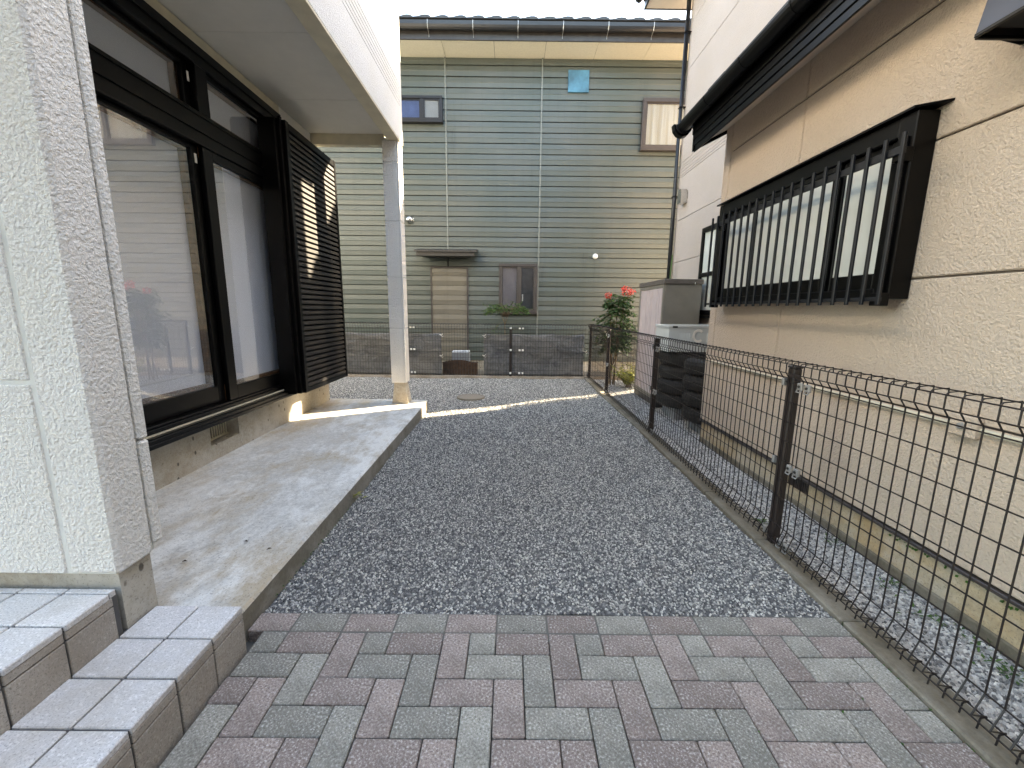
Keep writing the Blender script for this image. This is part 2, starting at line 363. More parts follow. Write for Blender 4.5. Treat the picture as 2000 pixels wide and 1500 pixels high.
for r in range(1, 20):
    y1 = -.1 * r; hstart = (3 - r) % 4; vstart = (5 - r - 4) % 4; red = r % 2 == 1
    lx = -1.165 if r < 2 else -1.106
    for c in range(-13, 13):
        m = c % 4
        if m == hstart: paver(c * .1, c * .1 + .2, y1 - .1, y1, red, lx)
        if m == vstart: paver(c * .1, c * .1 + .1, y1 - .2, y1, red, lx if r > 1 else -1.106)
        if r == 1 and m == 1: paver(c * .1, c * .1 + .1, y1 - .1, y1, False, lx)

# ---- gravel: bed sheet + crushed stones scattered by geometry nodes
def scatter(o, dens, rmin, rmax, m, seed=1):
    ng = bpy.data.node_groups.new('stones', 'GeometryNodeTree')
    ng.interface.new_socket('Geometry', in_out='INPUT', socket_type='NodeSocketGeometry'); ng.interface.new_socket('Geometry', in_out='OUTPUT', socket_type='NodeSocketGeometry')
    N, L = ng.nodes, ng.links
    gi = N.new('NodeGroupInput'); go = N.new('NodeGroupOutput'); dp = N.new('GeometryNodeDistributePointsOnFaces'); ip = N.new('GeometryNodeInstanceOnPoints')
    ic = N.new('GeometryNodeMeshIcoSphere'); ic.inputs['Radius'].default_value = 1; ic.inputs['Subdivisions'].default_value = 1
    sm = N.new('GeometryNodeSetMaterial'); sm.inputs['Material'].default_value = m
    sp = N.new('GeometryNodeSetPosition'); rv = N.new('FunctionNodeRandomValue'); rv.data_type = 'FLOAT_VECTOR'; rv.inputs[0].default_value = (-.28,) * 3; rv.inputs[1].default_value = (.28,) * 3
    L.new(ic.outputs[0], sp.inputs[0]); L.new(rv.outputs[0], sp.inputs['Offset']); L.new(sp.outputs[0], sm.inputs[0])
    dp.inputs['Density'].default_value = dens; dp.inputs['Seed'].default_value = seed
    rr = N.new('FunctionNodeRandomValue'); rr.data_type = 'FLOAT_VECTOR'; rr.inputs[0].default_value = (0, 0, 0); rr.inputs[1].default_value = (6.28,) * 3; rr.inputs['Seed'].default_value = seed + 3
    rs = N.new('FunctionNodeRandomValue'); rs.data_type = 'FLOAT_VECTOR'; rs.inputs[0].default_value = (rmin, rmin, rmin * .7); rs.inputs[1].default_value = (rmax, rmax * .85, rmax * .7); rs.inputs['Seed'].default_value = seed + 9
    L.new(gi.outputs[0], dp.inputs[0]); L.new(dp.outputs[0], ip.inputs[0]); L.new(sm.outputs[0], ip.inputs['Instance']); L.new(rr.outputs[0], ip.inputs['Rotation']); L.new(rs.outputs[0], ip.inputs['Scale'])
    jn = N.new('GeometryNodeJoinGeometry'); L.new(ip.outputs[0], jn.inputs[0]); L.new(gi.outputs[0], jn.inputs[0]); L.new(jn.outputs[0], go.inputs[0])
    md = o.modifiers.new('stones', 'NODES'); md.node_group = ng
def sheet(name, rects, z, m, amp=.0):
    b = MB(); wav = lambda x, y: z + amp * (math.sin(3.1 * x + 1.7 * y) * .4 + math.sin(7.3 * x - 5.1 * y + 1.) * .3 + math.sin(2.2 * y - 1.3 * x + 2.) * .5 + math.sin(13. * x + 11. * y) * .15)
    for x0, x1, y0, y1 in rects:
        nx, ny = (max(1, round((x1 - x0) / .1)), max(1, round((y1 - y0) / .1))) if amp else (1, 1)
        vs = [(x0 + (x1 - x0) * i / nx, y0 + (y1 - y0) * k / ny, wav(x0 + (x1 - x0) * i / nx, y0 + (y1 - y0) * k / ny)) for k in range(ny + 1) for i in range(nx + 1)]
        b.add(vs, [(k * (nx + 1) + i, k * (nx + 1) + i + 1, (k + 1) * (nx + 1) + i + 1, (k + 1) * (nx + 1) + i) for k in range(ny) for i in range(nx)])
    return b.build(name, m)
g1 = sheet('gravel', [(-1.166, 1.188, .004, 2.2)], -.013, 'gravel', .011); tag(g1, kind='stuff'); scatter(g1, 14500, .0042, .0086, MT['gravel'], 1)
g2 = sheet('gravel', [(-1.166, 1.188, 2.2, 5.93), (-4.2, -1.166, 3.47, 5.93)], -.013, 'gravel', .011); tag(g2, kind='stuff'); scatter(g2, 7500, .0062, .0105, MT['gravel'], 2)
g3 = sheet('pale_gravel', [(1.30, 1.71, -1.6, 2.43), (1.30, 2.3, 2.43, 5.93)], -.024, 'gravel_white', .014); tag(g3, kind='stuff'); scatter(g3, 9000, .0048, .0115, MT['gravel_white'], 5)

g4 = sheet('stray_stones', [(-1.1, 1.18, -.14, -.0)], -.003, 'gravel'); tag(g4, kind='stuff'); scatter(g4, 70, .004, .007, MT['gravel'], 8); g4.data.materials.clear(); g4.data.materials.append(MT['pad'])
# ---- kerbs
kerb = thing('kerb', (1.24, 2, 0), None, None); kerb['kind'] = 'structure'
y = -2.43
while y < 5.95:
    y1 = min(y + .597, 5.985)
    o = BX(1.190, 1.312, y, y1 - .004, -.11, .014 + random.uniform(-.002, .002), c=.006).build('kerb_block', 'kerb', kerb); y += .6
x = -4.2
while x < 2.3:
    x1 = min(x + .6, 2.3)
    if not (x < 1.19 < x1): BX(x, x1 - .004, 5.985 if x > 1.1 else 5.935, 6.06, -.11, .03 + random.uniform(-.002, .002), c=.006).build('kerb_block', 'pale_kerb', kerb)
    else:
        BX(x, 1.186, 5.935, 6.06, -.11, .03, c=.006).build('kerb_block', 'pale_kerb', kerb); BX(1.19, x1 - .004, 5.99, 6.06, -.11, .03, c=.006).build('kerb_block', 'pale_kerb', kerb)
    x += .6
# ---- concrete apron along the white house
ap = MB(); ap.add([(-2.36, -.176, -.1), (-1.17, -.176, -.1), (-1.17, 3.455, -.1), (-2.36, 3.47, -.1), (-2.36, -.176, .097), (-1.182, -.176, .087), (-1.182, 3.445, .131), (-2.36, 3.46, .137), (-1.17, -.176, .075), (-1.17, 3.455, .119), (-2.36, 3.47, .125)],
    [(0, 3, 2, 1), (4, 5, 6, 7), (5, 8, 9, 6), (8, 1, 2, 9), (7, 6, 9, 10), (10, 9, 2, 3), (0, 1, 8, 5, 4), (0, 4, 7, 10, 3)])
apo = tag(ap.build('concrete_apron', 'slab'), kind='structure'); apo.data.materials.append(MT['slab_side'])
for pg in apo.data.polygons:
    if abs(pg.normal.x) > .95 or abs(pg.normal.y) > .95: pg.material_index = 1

# ================================================================== ENTRANCE STEPS
st = thing('entrance_steps', (-1.3, -.9, 0), 'two speckled grey tiled entrance steps beside the white stucco wing wall', 'steps')
T = .148; Y0 = -.182
BX(-1.436, -1.118, -2.3, Y0 - .004, -.1, .164).build('step_body', 'grout', st)
BX(-2.6, -1.424, -2.3, -.306, -.1, .325).build('step_body', 'grout', st)
j = .0065
k = 0
while k < 9:
    ya, yb = Y0 - k * T - (0 if k == 0 else j / 2), Y0 - (k + 1) * T + j / 2
    for xa, xb in ((-1.112, -1.2615), (-1.268, -1.419)):
        BX(xb, xa, yb, ya, .150, .172, c=.003).build('tile', 'tile', st)
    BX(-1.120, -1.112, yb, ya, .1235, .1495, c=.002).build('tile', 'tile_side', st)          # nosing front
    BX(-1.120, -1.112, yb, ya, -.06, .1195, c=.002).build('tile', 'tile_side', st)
    k += 1
for k in range(11):
    ya, yb = -.175 - .148 * k - j / 2, -.175 - .148 * (k + 1) + j / 2
    if ya < -.30:
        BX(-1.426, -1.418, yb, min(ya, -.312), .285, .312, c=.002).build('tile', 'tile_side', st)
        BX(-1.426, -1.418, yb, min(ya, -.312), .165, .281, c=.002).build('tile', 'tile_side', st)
        for q in range(7):
            xa = -1.416 - q * .148 - (j / 2 if q else 0); xb = -1.416 - (q + 1) * .148 + j / 2
            BX(xb, xa, yb, min(ya, -.336), .312, .333, c=.003).build('tile', 'tile', st)
for q in range(7):
    xa = -1.418 - q * .148 - j / 2; BX(xa - .1435, xa, -.330, -.3095, .312, .332, c=.002).build('tile', 'tile', st)

# ================================================================== WHITE HOUSE
wh = thing('white_house', (-2.33, 1.6, 0), 'white stucco house with black window wall, balcony above and slim corner pillar', 'house')
XF = -2.33
# wing wall: corner panel, side face strip, field panels; grooves between
BX(-2.75, -1.424, -.296, -.150, .376, 3.3).build('wing_wall_core', 'white_joint', wh)
BX(-1.5695, -1.405, -.302, -.168, .375, 3.3, c=.012).build('wall_panel', 'white', wh)
for z0, z1 in ((.375, .9985), (1.0075, 2.9)): BX(-2.75, -1.577, -.300, -.286, z0, z1, c=.006).build('wall_panel', 'white', wh)
for z0, z1 in ((.405, .78), (.784, 3.3)): BX(-1.46, -1.402, -.1655, -.128, z0, z1, c=.008).build('wall_panel', 'white', wh)
BX(-2.75, -1.428, -.285, -.166, -.05, .374).build('foundation', 'found', wh)
# main foundation with a vent opening
fo = MB()
for a in ((XF - .3, XF, -.15, 3.37, -.05, .228), (XF - .3, XF, -.15, 1.385, .228, .395), (XF - .3, XF, 1.70, 3.37, .228, .395), (XF - .3, XF, 1.385, 1.70, .368, .395)): fo.box(*a)
fo.build('foundation', 'found', wh)
vt = BX(XF - .12, XF - .10, 1.385, 1.70, .228, .368).build('foundation_vent', 'dark', wh)
v = MB()
for i in range(12): v.box(XF - .099, XF - .09, 1.395 + i * .0258, 1.404 + i * .0258, .24, .36)
v.box(XF - .1, XF - .088, 1.386, 1.699, .228, .242).box(XF - .1, XF - .088, 1.386, 1.699, .355, .367)
v.build('grille', 'cream', vt)
BX(XF - .2, XF + .006, -.15, 3.36, .397, .432, c=.004).build('sill_board', 'cream', wh)
# wall above / around
BX(-9.5, XF, 2.72, 3.36, .44, 3.06).build('wall', 'white', wh)
BX(-9.5, XF - .6, -.15, 2.72, .0, 3.06).build('wall', 'dark', wh)
BX(XF - .6, XF, -.15, 2.72, 2.965, 3.06).build('wall', 'cream', wh)
BX(-9.5, XF, -.3, 3.36, 3.08, 6.0).build('upper_wall', 'white_smooth', wh)
MB().prism([(-10.2, 6.0), (-1.2, 6.0), (-1.2, 6.12), (-5.9, 7.9), (-10.2, 6.12)], 'Y', -.9, 3.9).build('roof', 'roofpaint', wh)
# sliding window unit
win = BX(XF - .16, XF - .145, -.13, 2.66, .50, 2.95).build('sliding_window', 'dark', wh)     # dark void behind the curtain plane edge
f = MB()
XO = -2.285
f.box(XF - .10, XO, -.13, 2.66, 2.83, 2.962, c=.004)                    # head
f.box(XF - .10, XO + .012, -.13, 2.66, 2.895, 2.905)
f.box(XF - .10, XO, -.13, 2.66, 2.315, 2.53, c=.004)                   # transom
f.box(XF - .10, XO + .01, -.13, 2.66, 2.50, 2.512)
f.box(XF - .10, XO + .012, -.13, 2.66, 2.395, 2.402)
f.box(XF - .10, XO, 2.545, 2.66, .50, 2.93, c=.004)                    # right jamb
f.box(XF - .10, XO + .02, 2.60, 2.63, .50, 2.93)
f.box(XF - .10, XO + .015, -.13, 2.66, .478, .505, c=.003)             # bottom track
f.box(XF - .10, XO + .002, -.13, 2.66, .505, .522, c=.003)
f.box(XF - .09, XO - .002, 1.59, 1.70, 2.53, 2.83, c=.003)            # transom mullion
f.build('frame', 'black', win)
b = MB(); b.box(XF - .05, XO + .055, -.13, 2.60, .432, .458, c=.003); b.box(XF - .05, XO + .06, -.13, 2.60, .405, .4315, c=.003); b.box(XF, XO + .045, -.13, 2.60, .458, .466)
b.build('sill_track', 'black', win)
BX(XF - .02, XO + .018, -.13, 2.62, .467, .4775).build('sill_strip', 'cream', win)
def sash(y0, y1, z0, z1, xo, wl, wr, wt, wb):
    s = MB(); xi = xo - .035
    s.box(xi, xo, y0, y0 + wl, z0, z1, c=.003); s.box(xi, xo, y1 - wr, y1, z0, z1, c=.003)
    s.box(xi, xo - .001, y0 + wl, y1 - wr, z1 - wt, z1, c=.003); s.box(xi, xo - .001, y0 + wl, y1 - wr, z0, z0 + wb, c=.003)
    o = s.build('sash', 'black', wh)
    BX(xo - .022, xo - .017, y0 + wl, y1 - wr, z0 + wb, z1 - wt).build('pane', 'glass', o)
    w = MB(); xa, xb = xo - .075, xo - .036
    for a in ((y0 + wl - .03, y0 + wl + .008), (y1 - wr - .022, y1 - wr + .02)): w.box(xa, xb, a[0], a[1], z0, z1)
    w.box(xa, xb, y0, y1, z0, z0 + wb + .022); w.box(xa, xb, y0, y1, z1 - wt - .01, z1)
    w.build('wooden_inner_frame', 'wood', o)
    BX(xo - .082, xo - .077, y0, y1, z0, z1).build('curtain', 'shoji', o)
    return o
sash(-.12, 1.62, .522, 2.315, XO - .050, .06, .088, .03, .125)
sash(1.595, 2.545, .522, 2.315, XO - .012, .095, .045, .06, .105)
sash(-.12, 1.59, 2.53, 2.83, XO - .055, .04, .05, .025, .03)
sash(1.70, 2.545, 2.53, 2.83, XO - .030, .02, .03, .03, .02)
mbs = MB().box(XO - .049, XO - .045, 1.555, 1.575, 2.20, 2.26).box(XO - .03, XO - .026, 1.545, 1.56, 2.70, 2.76); mbs.build('sash_label', 'whiteplastic', wh)
# louvred shutter box
sh = BX(-2.30, -2.175, 2.405, 3.335, .45, 2.77).build('shutter_box', 'black', wh)
q = MB(); XS = -2.095
q.box(-2.30, XS, 2.355, 2.408, .43, 2.80, c=.004); q.box(-2.30, XS, 3.332, 3.372, .43, 2.80, c=.004)
q.box(-2.30, XS - .002, 2.408, 3.332, 2.735, 2.795, c=.004); q.box(-2.30, XS - .002, 2.408, 3.332, .43, .475, c=.004)
q.box(-2.30, XS - .03, 2.32, 2.352, .43, 2.80, c=.003); q.box(-2.3, XS - .06, 2.285, 2.318, .43, 2.79, c=.003)
q.build('shutter_frame', 'black', sh)
lou = None; nl = 46; pz = (2.735 - .478) / nl
for i in range(nl):
    z = .478 + i * pz
    if lou is None:
        lou = MB().prism([(-2.150, z + pz * .97), (-2.150, z + pz * .60), (-2.110, z + .003), (-2.100, z + .003), (-2.104, z + pz * .66)], 'Y', 2.409, 3.331).build('louvre', 'louvre', sh)
    else:
        o = lou.copy(); C.objects.link(o); o.parent = sh; o.location = (0, 0, i * pz)
# balcony: ceiling boards, fascia with grooves, beam
ys = [-.13, .757, 1.677, 2.597, 3.325]
for a, bq in zip(ys, ys[1:]): BX(XF + .002, -1.485, a + .0015, bq - .0015, 3.062, 3.075).build('ceiling_board', 'ceiling', wh)
BX(-2.33, -1.44, -.12, 3.39, 3.078, 3.2).build('balcony_floor', 'white_joint', wh)
zs = [2.995, 3.344, 3.384, 3.424, 3.464, 3.504, 3.545, 4.45]
BX(-4.2, -1.44, -2.6, -.31, 3.07, 3.2).build('porch_roof', 'ceiling', wh)
fb = BX(-1.48, -1.374, -2.6, 3.405, 3.0, 4.42).build('balcony_wall', 'white_joint', wh)
for i, (a, bq) in enumerate(zip(zs, zs[1:])):
    ye = 3.41 if i in (0, 6) else 3.33
    BX(-1.3735, -1.36, -2.6, ye, a, bq - .005, c=.002).build('fascia_band', 'white_smooth', wh)
    if ye < 3.4: BX(-1.3735, -1.36, 3.331, 3.41, a - .004, bq, c=0).build('fascia_band', 'white_smooth', wh)
BX(-1.484, -1.3605, -2.6, 3.41, 2.975, 2.994, c=.002).build('fascia_trim', 'cream', wh)
BX(-2.33, -1.545, 3.328, 3.40, 2.955, 3.10).build('beam', 'cream', wh)
# pillar in stacked panels on a tapered footing
pl = BX(-1.530, -1.385, 3.252, 3.40, .384, 3.0).build('pillar', 'white_joint', wh)
zp = [.378, 1.012, 1.576, 2.172, 2.762, 2.974]
for a, bq in zip(zp, zp[1:]):
    BX(-1.541, -1.3915, 3.240, 3.398, a, bq - .004, c=.003).build('pillar_panel', 'white', pl)
    BX(-1.3885, -1.371, 3.2435, 3.41, a + (.001 if a > 1.5 else .0), bq - .004, c=.003).build('pillar_panel', 'white', pl)
ft = MB(); ft.add([(-1.548, 3.232, .10), (-1.352, 3.232, .10), (-1.352, 3.428, .10), (-1.548, 3.428, .10), (-1.515, 3.268, .382), (-1.393, 3.268, .382), (-1.393, 3.39, .382), (-1.515, 3.39, .382)], [(0, 1, 2, 3), (4, 7, 6, 5), (0, 4, 5, 1), (1, 5, 6, 2), (2, 6, 7, 3), (3, 7, 4, 0)])
ft.build('pillar_footing', 'found', wh)

# ================================================================== GREEN HOUSE
gh = thing('green_house', (1, 7.05, 0), 'two storey house clad in green horizontal metal siding behind the far fence', 'house')
YG = 7.05; GX1 = 5.35
BX(-11.95, GX1, YG + .035, 13.5, .0, 5.79).build('wall_core', 'dark', gh)
BX(-12, GX1 - .02, YG + .012, YG + .034, -.14, .196).build('foundation', 'found', gh)
zl = [5.66 - .189 * i for i in range(30)]
tops = [5.788] + zl[:-1]
for zt, zb in zip(tops, zl):
    h = zt - zb; pr = [(YG + .034, zt), (YG + .024, zt), (YG + .008, zt - .008), (YG - .008, zb + h * .50), (YG - .003, zb + h * .45), (YG - .003, zb + .0065), (YG + .034, zb + .0065)]
    for xa, xb in ((-12, -1.444), (-1.416, .356), (.384, GX1)): MB().prism(pr, 'X', xa + .001, xb - .001).build('siding_board', 'green', gh)
BX(-1.443, -1.417, YG - .014, YG + .03, 2.38, 5.787, c=.004).build('batten', 'batten', gh)
BX(.357, .383, YG - .014, YG + .03, .5, 5.787, c=.004).build('batten', 'batten', gh)
# bricked-up door
dz = [z for z in zl if z < 2.02]
for zt, zb in zip([2.03] + dz[:-1], dz):
    h = zt - zb
    if h > .02: MB().prism([(YG - .008, zt), (YG - .012, zt - .004), (YG - .022, zb + h * .5), (YG - .02, zb + h * .44), (YG - .014, zb + .004), (YG - .008, zb + .004)], 'X', -1.755, -1.065).build('door_infill_board', 'infill', gh)
df = MB().box(-1.79, -1.757, YG - .03, YG + .02, .05, 2.06, c=.003).box(-1.063, -1.03, YG - .03, YG + .02, .05, 2.06, c=.003).box(-1.757, -1.063, YG - .03, YG + .01, 2.032, 2.06, c=.003)
df.build('door_frame', 'bronze', gh)
# canopy
cp = MB(); cp.add([(-2.0, 6.58, 2.285), (-.83, 6.58, 2.285), (-.88, YG - .002, 2.385), (-1.95, YG - .002, 2.385), (-2.0, 6.58, 2.315), (-.83, 6.58, 2.315), (-.83, YG - .001, 2.40), (-2.0, YG - .001, 2.40)], [(0, 1, 2, 3), (4, 7, 6, 5), (0, 4, 5, 1), (1, 5, 6, 2), (2, 6, 7, 3), (3, 7, 4, 0)])
ca = cp.build('canopy', 'fascia', gh)
MB().add([(-1.965, 6.61, 2.215), (-.865, 6.61, 2.215), (-1.02, YG - .008, 2.225), (-1.83, YG - .008, 2.225), (-1.965, 6.61, 2.284), (-.865, 6.61, 2.284), (-.9, YG - .008, 2.37), (-1.93, YG - .008, 2.37)], [(0, 1, 2, 3), (4, 7, 6, 5), (0, 4, 5, 1), (1, 5, 6, 2), (2, 6, 7, 3), (3, 7, 4, 0)]).build('canopy_body', 'fascia', ca)
def gwin(x0, x1, z0, z1, xm, fm, backs, fw=.055):
    w = MB(); ya = YG - .075
    for a in ((x0, x1, z1 - fw, z1), (x0, x1, z0, z0 + fw), (x0, x0 + fw, z0 + fw, z1 - fw), (x1 - fw, x1, z0 + fw, z1 - fw)): w.box(a[0], a[1], ya, YG + .03, a[2], a[3], c=.004)
    w.box(x0 - .012, x1 + .012, ya - .025, YG, z0 - .022, z0 - .001, c=.003)
    if xm: w.box(xm - .028, xm + .028, ya + .004, YG + .02, z0 + fw, z1 - fw, c=.003)
    o = w.build('window', fm, gh)
    edges = [x0 + fw, xm - .028, xm + .028, x1 - fw] if xm else [x0 + fw, x1 - fw]
    for i in range(0, len(edges), 2):
        a, bq = edges[i], edges[i + 1]; yo = ya + (.014 if i else .022)
        s = MB(); t = .022
        for e in ((a, a + t, z0 + fw, z1 - fw), (bq - t, bq, z0 + fw, z1 - fw), (a + t, bq - t, z0 + fw, z0 + fw + t), (a + t, bq - t, z1 - fw - t, z1 - fw)): s.box(e[0], e[1], yo, yo + .02, e[2], e[3])
        s.build('sash', fm, o)
        BX(a + t, bq - t, yo + .008, yo + .012, z0 + fw + t, z1 - fw - t).build('pane', 'glass_dim', o)
        BX(a + t, bq - t, yo + .022, yo + .030, z0 + fw + t, z1 - fw - t).build('backing', backs[i // 2], o)
    return o
MT['bluecloth'] = plain('blue_cloth', (.10, .16, .34), .8, var=.2, scale=4); MT['palefilm'] = plain('pale_film', (.42, .43, .42), .5, var=.04); MT['mauve'] = plain('mauve_reflection', (.30, .265, .275), .5, var=.1, scale=3); MT['greydark'] = plain('dark_film', (.07, .075, .08), .4, var=.15)  # mauve: pinkish reflection painted on the backing behind the pane
gwin(-2.66, -1.485, 4.675, 5.115, -1.865, 'navy', ['bluecloth', 'palefilm'], .05)
gwin(2.25, 3.95, 4.235, 5.12, 3.1, 'bronze', ['curtain', 'curtain'], .07)
w3 = gwin(-.415, .35, 1.165, 2.125, -.015, 'bronze', ['mauve', 'greydark'], .055)
BX(.045, .10, YG - .0385, YG - .0365, 1.385, 1.55).build('sticker', 'red', w3); BX(.05, .075, YG - .0395, YG - .0386, 1.40, 1.535).build('sticker_print', 'whiteplastic', w3)
BX(.85, 1.235, YG - .035, YG + .0, 5.215, 5.585, c=.004).build('blue_panel', 'blue', gh)
rc = MB().lathe([(.0, -.04), (.04, -.038), (.052, -.02), (.052, .0), (.052, .02)], (1.493, YG - .01, 2.287), 'Y', 20).build('pipe_cap', 'whiteplastic', gh, True)
MB().lathe([(0, -.085), (.035, -.08), (.062, -.055), (.075, -.015), (.075, .02), (.082, .02), (.082, .026)], (-2.165, YG - .02, 2.935), 'Y', 24).build('round_vent', 'chrome', gh, True)
BX(4.15, 5.30, 6.47, 6.56, 5.20, 5.775, c=.01).build('added_sun_blocker', 'batten', gh)  # unseen board added under the eave to block sun from the shutter
# eaves
xs = [-12.4] + [-1.42 + .91 * k for k in range(-11, 9)] + [6.4]
for a, bq in zip(xs, xs[1:]):
    a, bq = max(a, -12.4), min(bq, 5.95)
    if bq - a > .05: BX(a + .003, bq - .003, 6.572, YG + .03, 5.792, 5.804).build('soffit_board', 'soffit', gh)
BX(-12.4, 5.95, 6.545, 6.571, 5.783, 5.97, c=.004).build('fascia', 'fascia', gh)
BX(-12.4, 5.95, 6.57, 7.2, 5.806, 5.95).build('eave_core', 'dark', gh)
gp = []
for i in range(9):
    a = math.pi * i / 8; gp.append((6.478 - .062 * math.cos(a), 5.99 - .105 * math.sin(a) if 0 < i < 8 else 6.005))
gp2 = [(6.478 + (p[0] - 6.478) * .9, p[1] + .006) for p in gp][::-1]
MB().prism(gp + gp2, 'X', -12.4, 5.95).build('gutter', 'gutter', gh)
for k in range(-13, 8):
    x = -1.62 + .763 * k
    if -12 < x < 5.9: MB().tube([(x, 6.412, 6.01), (x, 6.410, 5.95), (x, 6.435, 5.895), (x - .0, 6.50, 5.875), (x, 6.545, 5.86), (x, 6.543, 5.815)], .006, 5).build('gutter_bracket', 'steel', gh)
MB().prism([(6.44, 6.03), (6.44, 6.05), (10.2, 7.55), (14.0, 6.05), (14.0, 5.97), (6.60, 5.97)], 'X', -12.4, 5.95).build('roof', 'tile_dark', gh)
tile0 = None
for k in range(61):
    x = -12.36 + .30 * k
    if tile0 is None:
        pr = [(0, .0), (.05, .004), (.10, .012), (.15, .026), (.19, .031), (.24, .030), (.28, .018), (.298, .004), (.298, -.014), (.0, -.016)]
        b = MB(); n = len(pr)
        for yy, zz in ((6.405, 6.043), (6.75, 6.185)):
            b.v += [(x + p[0], yy, zz + p[1]) for p in pr]
        b.f += [tuple(range(n)), tuple(range(2 * n - 1, n - 1, -1))] + [(i, i + n, (i + 1) % n + n, (i + 1) % n) for i in range(n)]
        tile0 = b.build('roof_tile', 'tile_dark', gh)
    else:
        o = tile0.copy(); C.objects.link(o); o.parent = gh; o.location = (.30 * k, 0, random.uniform(-.003, .003))

# ================================================================== TAN HOUSE
th = thing('tan_house', (2.3, 2, 0), 'tan stucco house with barred window and low black eave beside the mesh fence', 'house')
XW = 1.70
# single-storey front block
BX(1.716, 2.25, -4, 2.395, .2, 2.82).build('wall_core', 'joint', th)
fo = MB()
for a in ((1.714, 2.2, -4, .93, -.1, .198), (1.714, 2.2, 1.15, 2.41, -.1, .198), (1.714, 2.2, .93, 1.15, -.1, .09)): fo.box(*a)
fo.build('foundation', 'found_tan', th)
BX(1.704, 1.83, -4, 2.41, -.1, .028, c=.006).build('footing', 'kerb', th)
BX(1.690, 1.73, -4, 2.422, .186, .2035, c=.003).build('base_flashing', 'bronze', th)
fv = BX(1.745, 1.76, .93, 1.15, .09, .198).build('foundation_vent', 'dark', th)
v = MB()
for i in range(13): v.box(1.735, 1.744, .935 + i * .0165, .943 + i * .0165, .095, .185)
v.build('grille', 'bronze', fv)
zr = [.206, .799, 1.391, 1.983, 2.567, 2.83]
for i, (a, bq) in enumerate(zip(zr, zr[1:])):
    for ya, yb in ((-4, -1.64), (-1.636, 1.3865), (1.3945, 2.297)):
        BX(XW, 1.7155, ya, yb, a + .0045, bq - .0045, c=.005).build('wall_panel', 'tan', th)
BX(XW - .003, 1.85, 2.301, 2.418, .206, 2.83, c=.01).build('corner_trim', 'tan', th)
BX(1.682, 1.699, -1.5, 2.28, .772, .792, c=.004).build('conduit', 'cream', th)
bk = BX(1.665, 1.699, .055, .155, .745, .835, c=.006).build('conduit_bracket', 'tan', th)
MB().lathe([(0, -.012), (.012, -.01), (.014, 0)], (1.665, .105, .79), 'X', 10).build('screw', 'steel', bk)
# barred window
bw = MB()
y0, y1, z0, z1 = .465, 2.20, 1.300, 2.105
bw.box(1.60, 1.70, y0, y0 + .085, z0, z1, c=.004); bw.box(1.60, 1.70, y1 - .065, y1, z0, z1, c=.004)
bw.box(1.602, 1.70, y0 + .085, y1 - .065, z1 - .085, z1, c=.004); bw.box(1.602, 1.70, y0 + .085, y1 - .065, z0, z0 + .05, c=.004)
bw.box(1.59, 1.60, y0 + .02, y0 + .035, z0 + .02, z1 - .10)
bo = bw.build('barred_window', 'black', th)
MB().add([(1.575, y0 - .005, z1 + .002), (1.575, y1 + .01, z1 + .002), (1.70, y1 + .01, z1 + .012), (1.70, y0 - .05, z1 + .012), (1.575, y0 - .005, z1 + .012), (1.575, y1 + .01, z1 + .012), (1.70, y1 + .01, z1 + .022), (1.70, y0 - .05, z1 + .022)], [(0, 1, 2, 3), (4, 7, 6, 5), (0, 4, 5, 1), (1, 5, 6, 2), (2, 6, 7, 3), (3, 7, 4, 0)]).build('drip_cap', 'black', bo)
for (a, bq, xo) in ((y0 + .09, .925, 1.630), (.895, 1.705, 1.612), (1.675, y1 - .07, 1.630)):
    s = MB(); lw = .045
    for e in ((a, a + lw, z0 + .05, z1 - .085), (bq - lw, bq, z0 + .05, z1 - .085), (a + lw, bq - lw, z0 + .05, z0 + .125), (a + lw, bq - lw, z1 - .115, z1 - .085)): s.box(xo, xo + .03, e[0], e[1], e[2], e[3], c=.003)
    so = s.build('window_sash', 'black', th)
    BX(xo + .012, xo + .018, a + lw, bq - lw, z0 + .125, z1 - .115).build('pane', 'frost', so)
gr = MB()
gr.box(1.532, 1.545, .43, 2.165, 1.918, 1.952, c=.002); gr.box(1.532, 1.545, .43, 2.165, 1.288, 1.306, c=.002)
grl = gr.build('security_grille', 'navy', th)
for (yy, zz) in ((.48, 1.925), (2.10, 1.925), (.48, 1.297), (2.10, 1.297)): BX(1.545, 1.606, yy - .02, yy + .02, zz - .03, zz + .03, c=.003).build('bracket', 'black', grl)
bar0 = None
for i in range(20):
    y = .43 + i * .0905
    if bar0 is None: bar0 = BX(1.520, 1.533, y - .0085, y + .0085, 1.272, 2.0, c=.002).build('bar', 'navy', grl)
    else:
        o = bar0.copy(); C.objects.link(o); o.parent = grl; o.location = (0, i * .0905, 0)
# low roof over the front block
MB().prism([(1.37, 2.835), (1.37, 2.86), (2.32, 3.255), (2.32, 3.20), (1.72, 2.84)], 'Y', -4, 2.53).build('lower_roof', 'tile_dark', th)
MB().prism([(1.44, 2.652), (1.70, 2.785), (1.70, 2.80), (1.44, 2.667)], 'Y', -4, 2.42).build('soffit', 'soffit_grey', th)
for i, (xa, z0_, z1_) in enumerate(((1.432, 2.610, 2.655), (1.424, 2.6555, 2.70), (1.416, 2.7005, 2.745), (1.408, 2.7455, 2.835))): BX(xa, 1.447, -4, 2.44, z0_, z1_, c=.003).build('fascia_board', 'black', th)
MB().prism([(1.42, 2.612), (1.72, 2.765), (1.72, 2.83), (1.42, 2.83)], 'Y', 2.421, 2.446).build('barge_board', 'black', th)
gp = [(1.355 - .055 * math.cos(math.pi * i / 10), 2.852 - .06 * math.sin(math.pi * i / 10)) for i in range(11)]
gp2 = [(1.355 + (p[0] - 1.355) * .9, p[1] + .005) for p in gp][::-1]
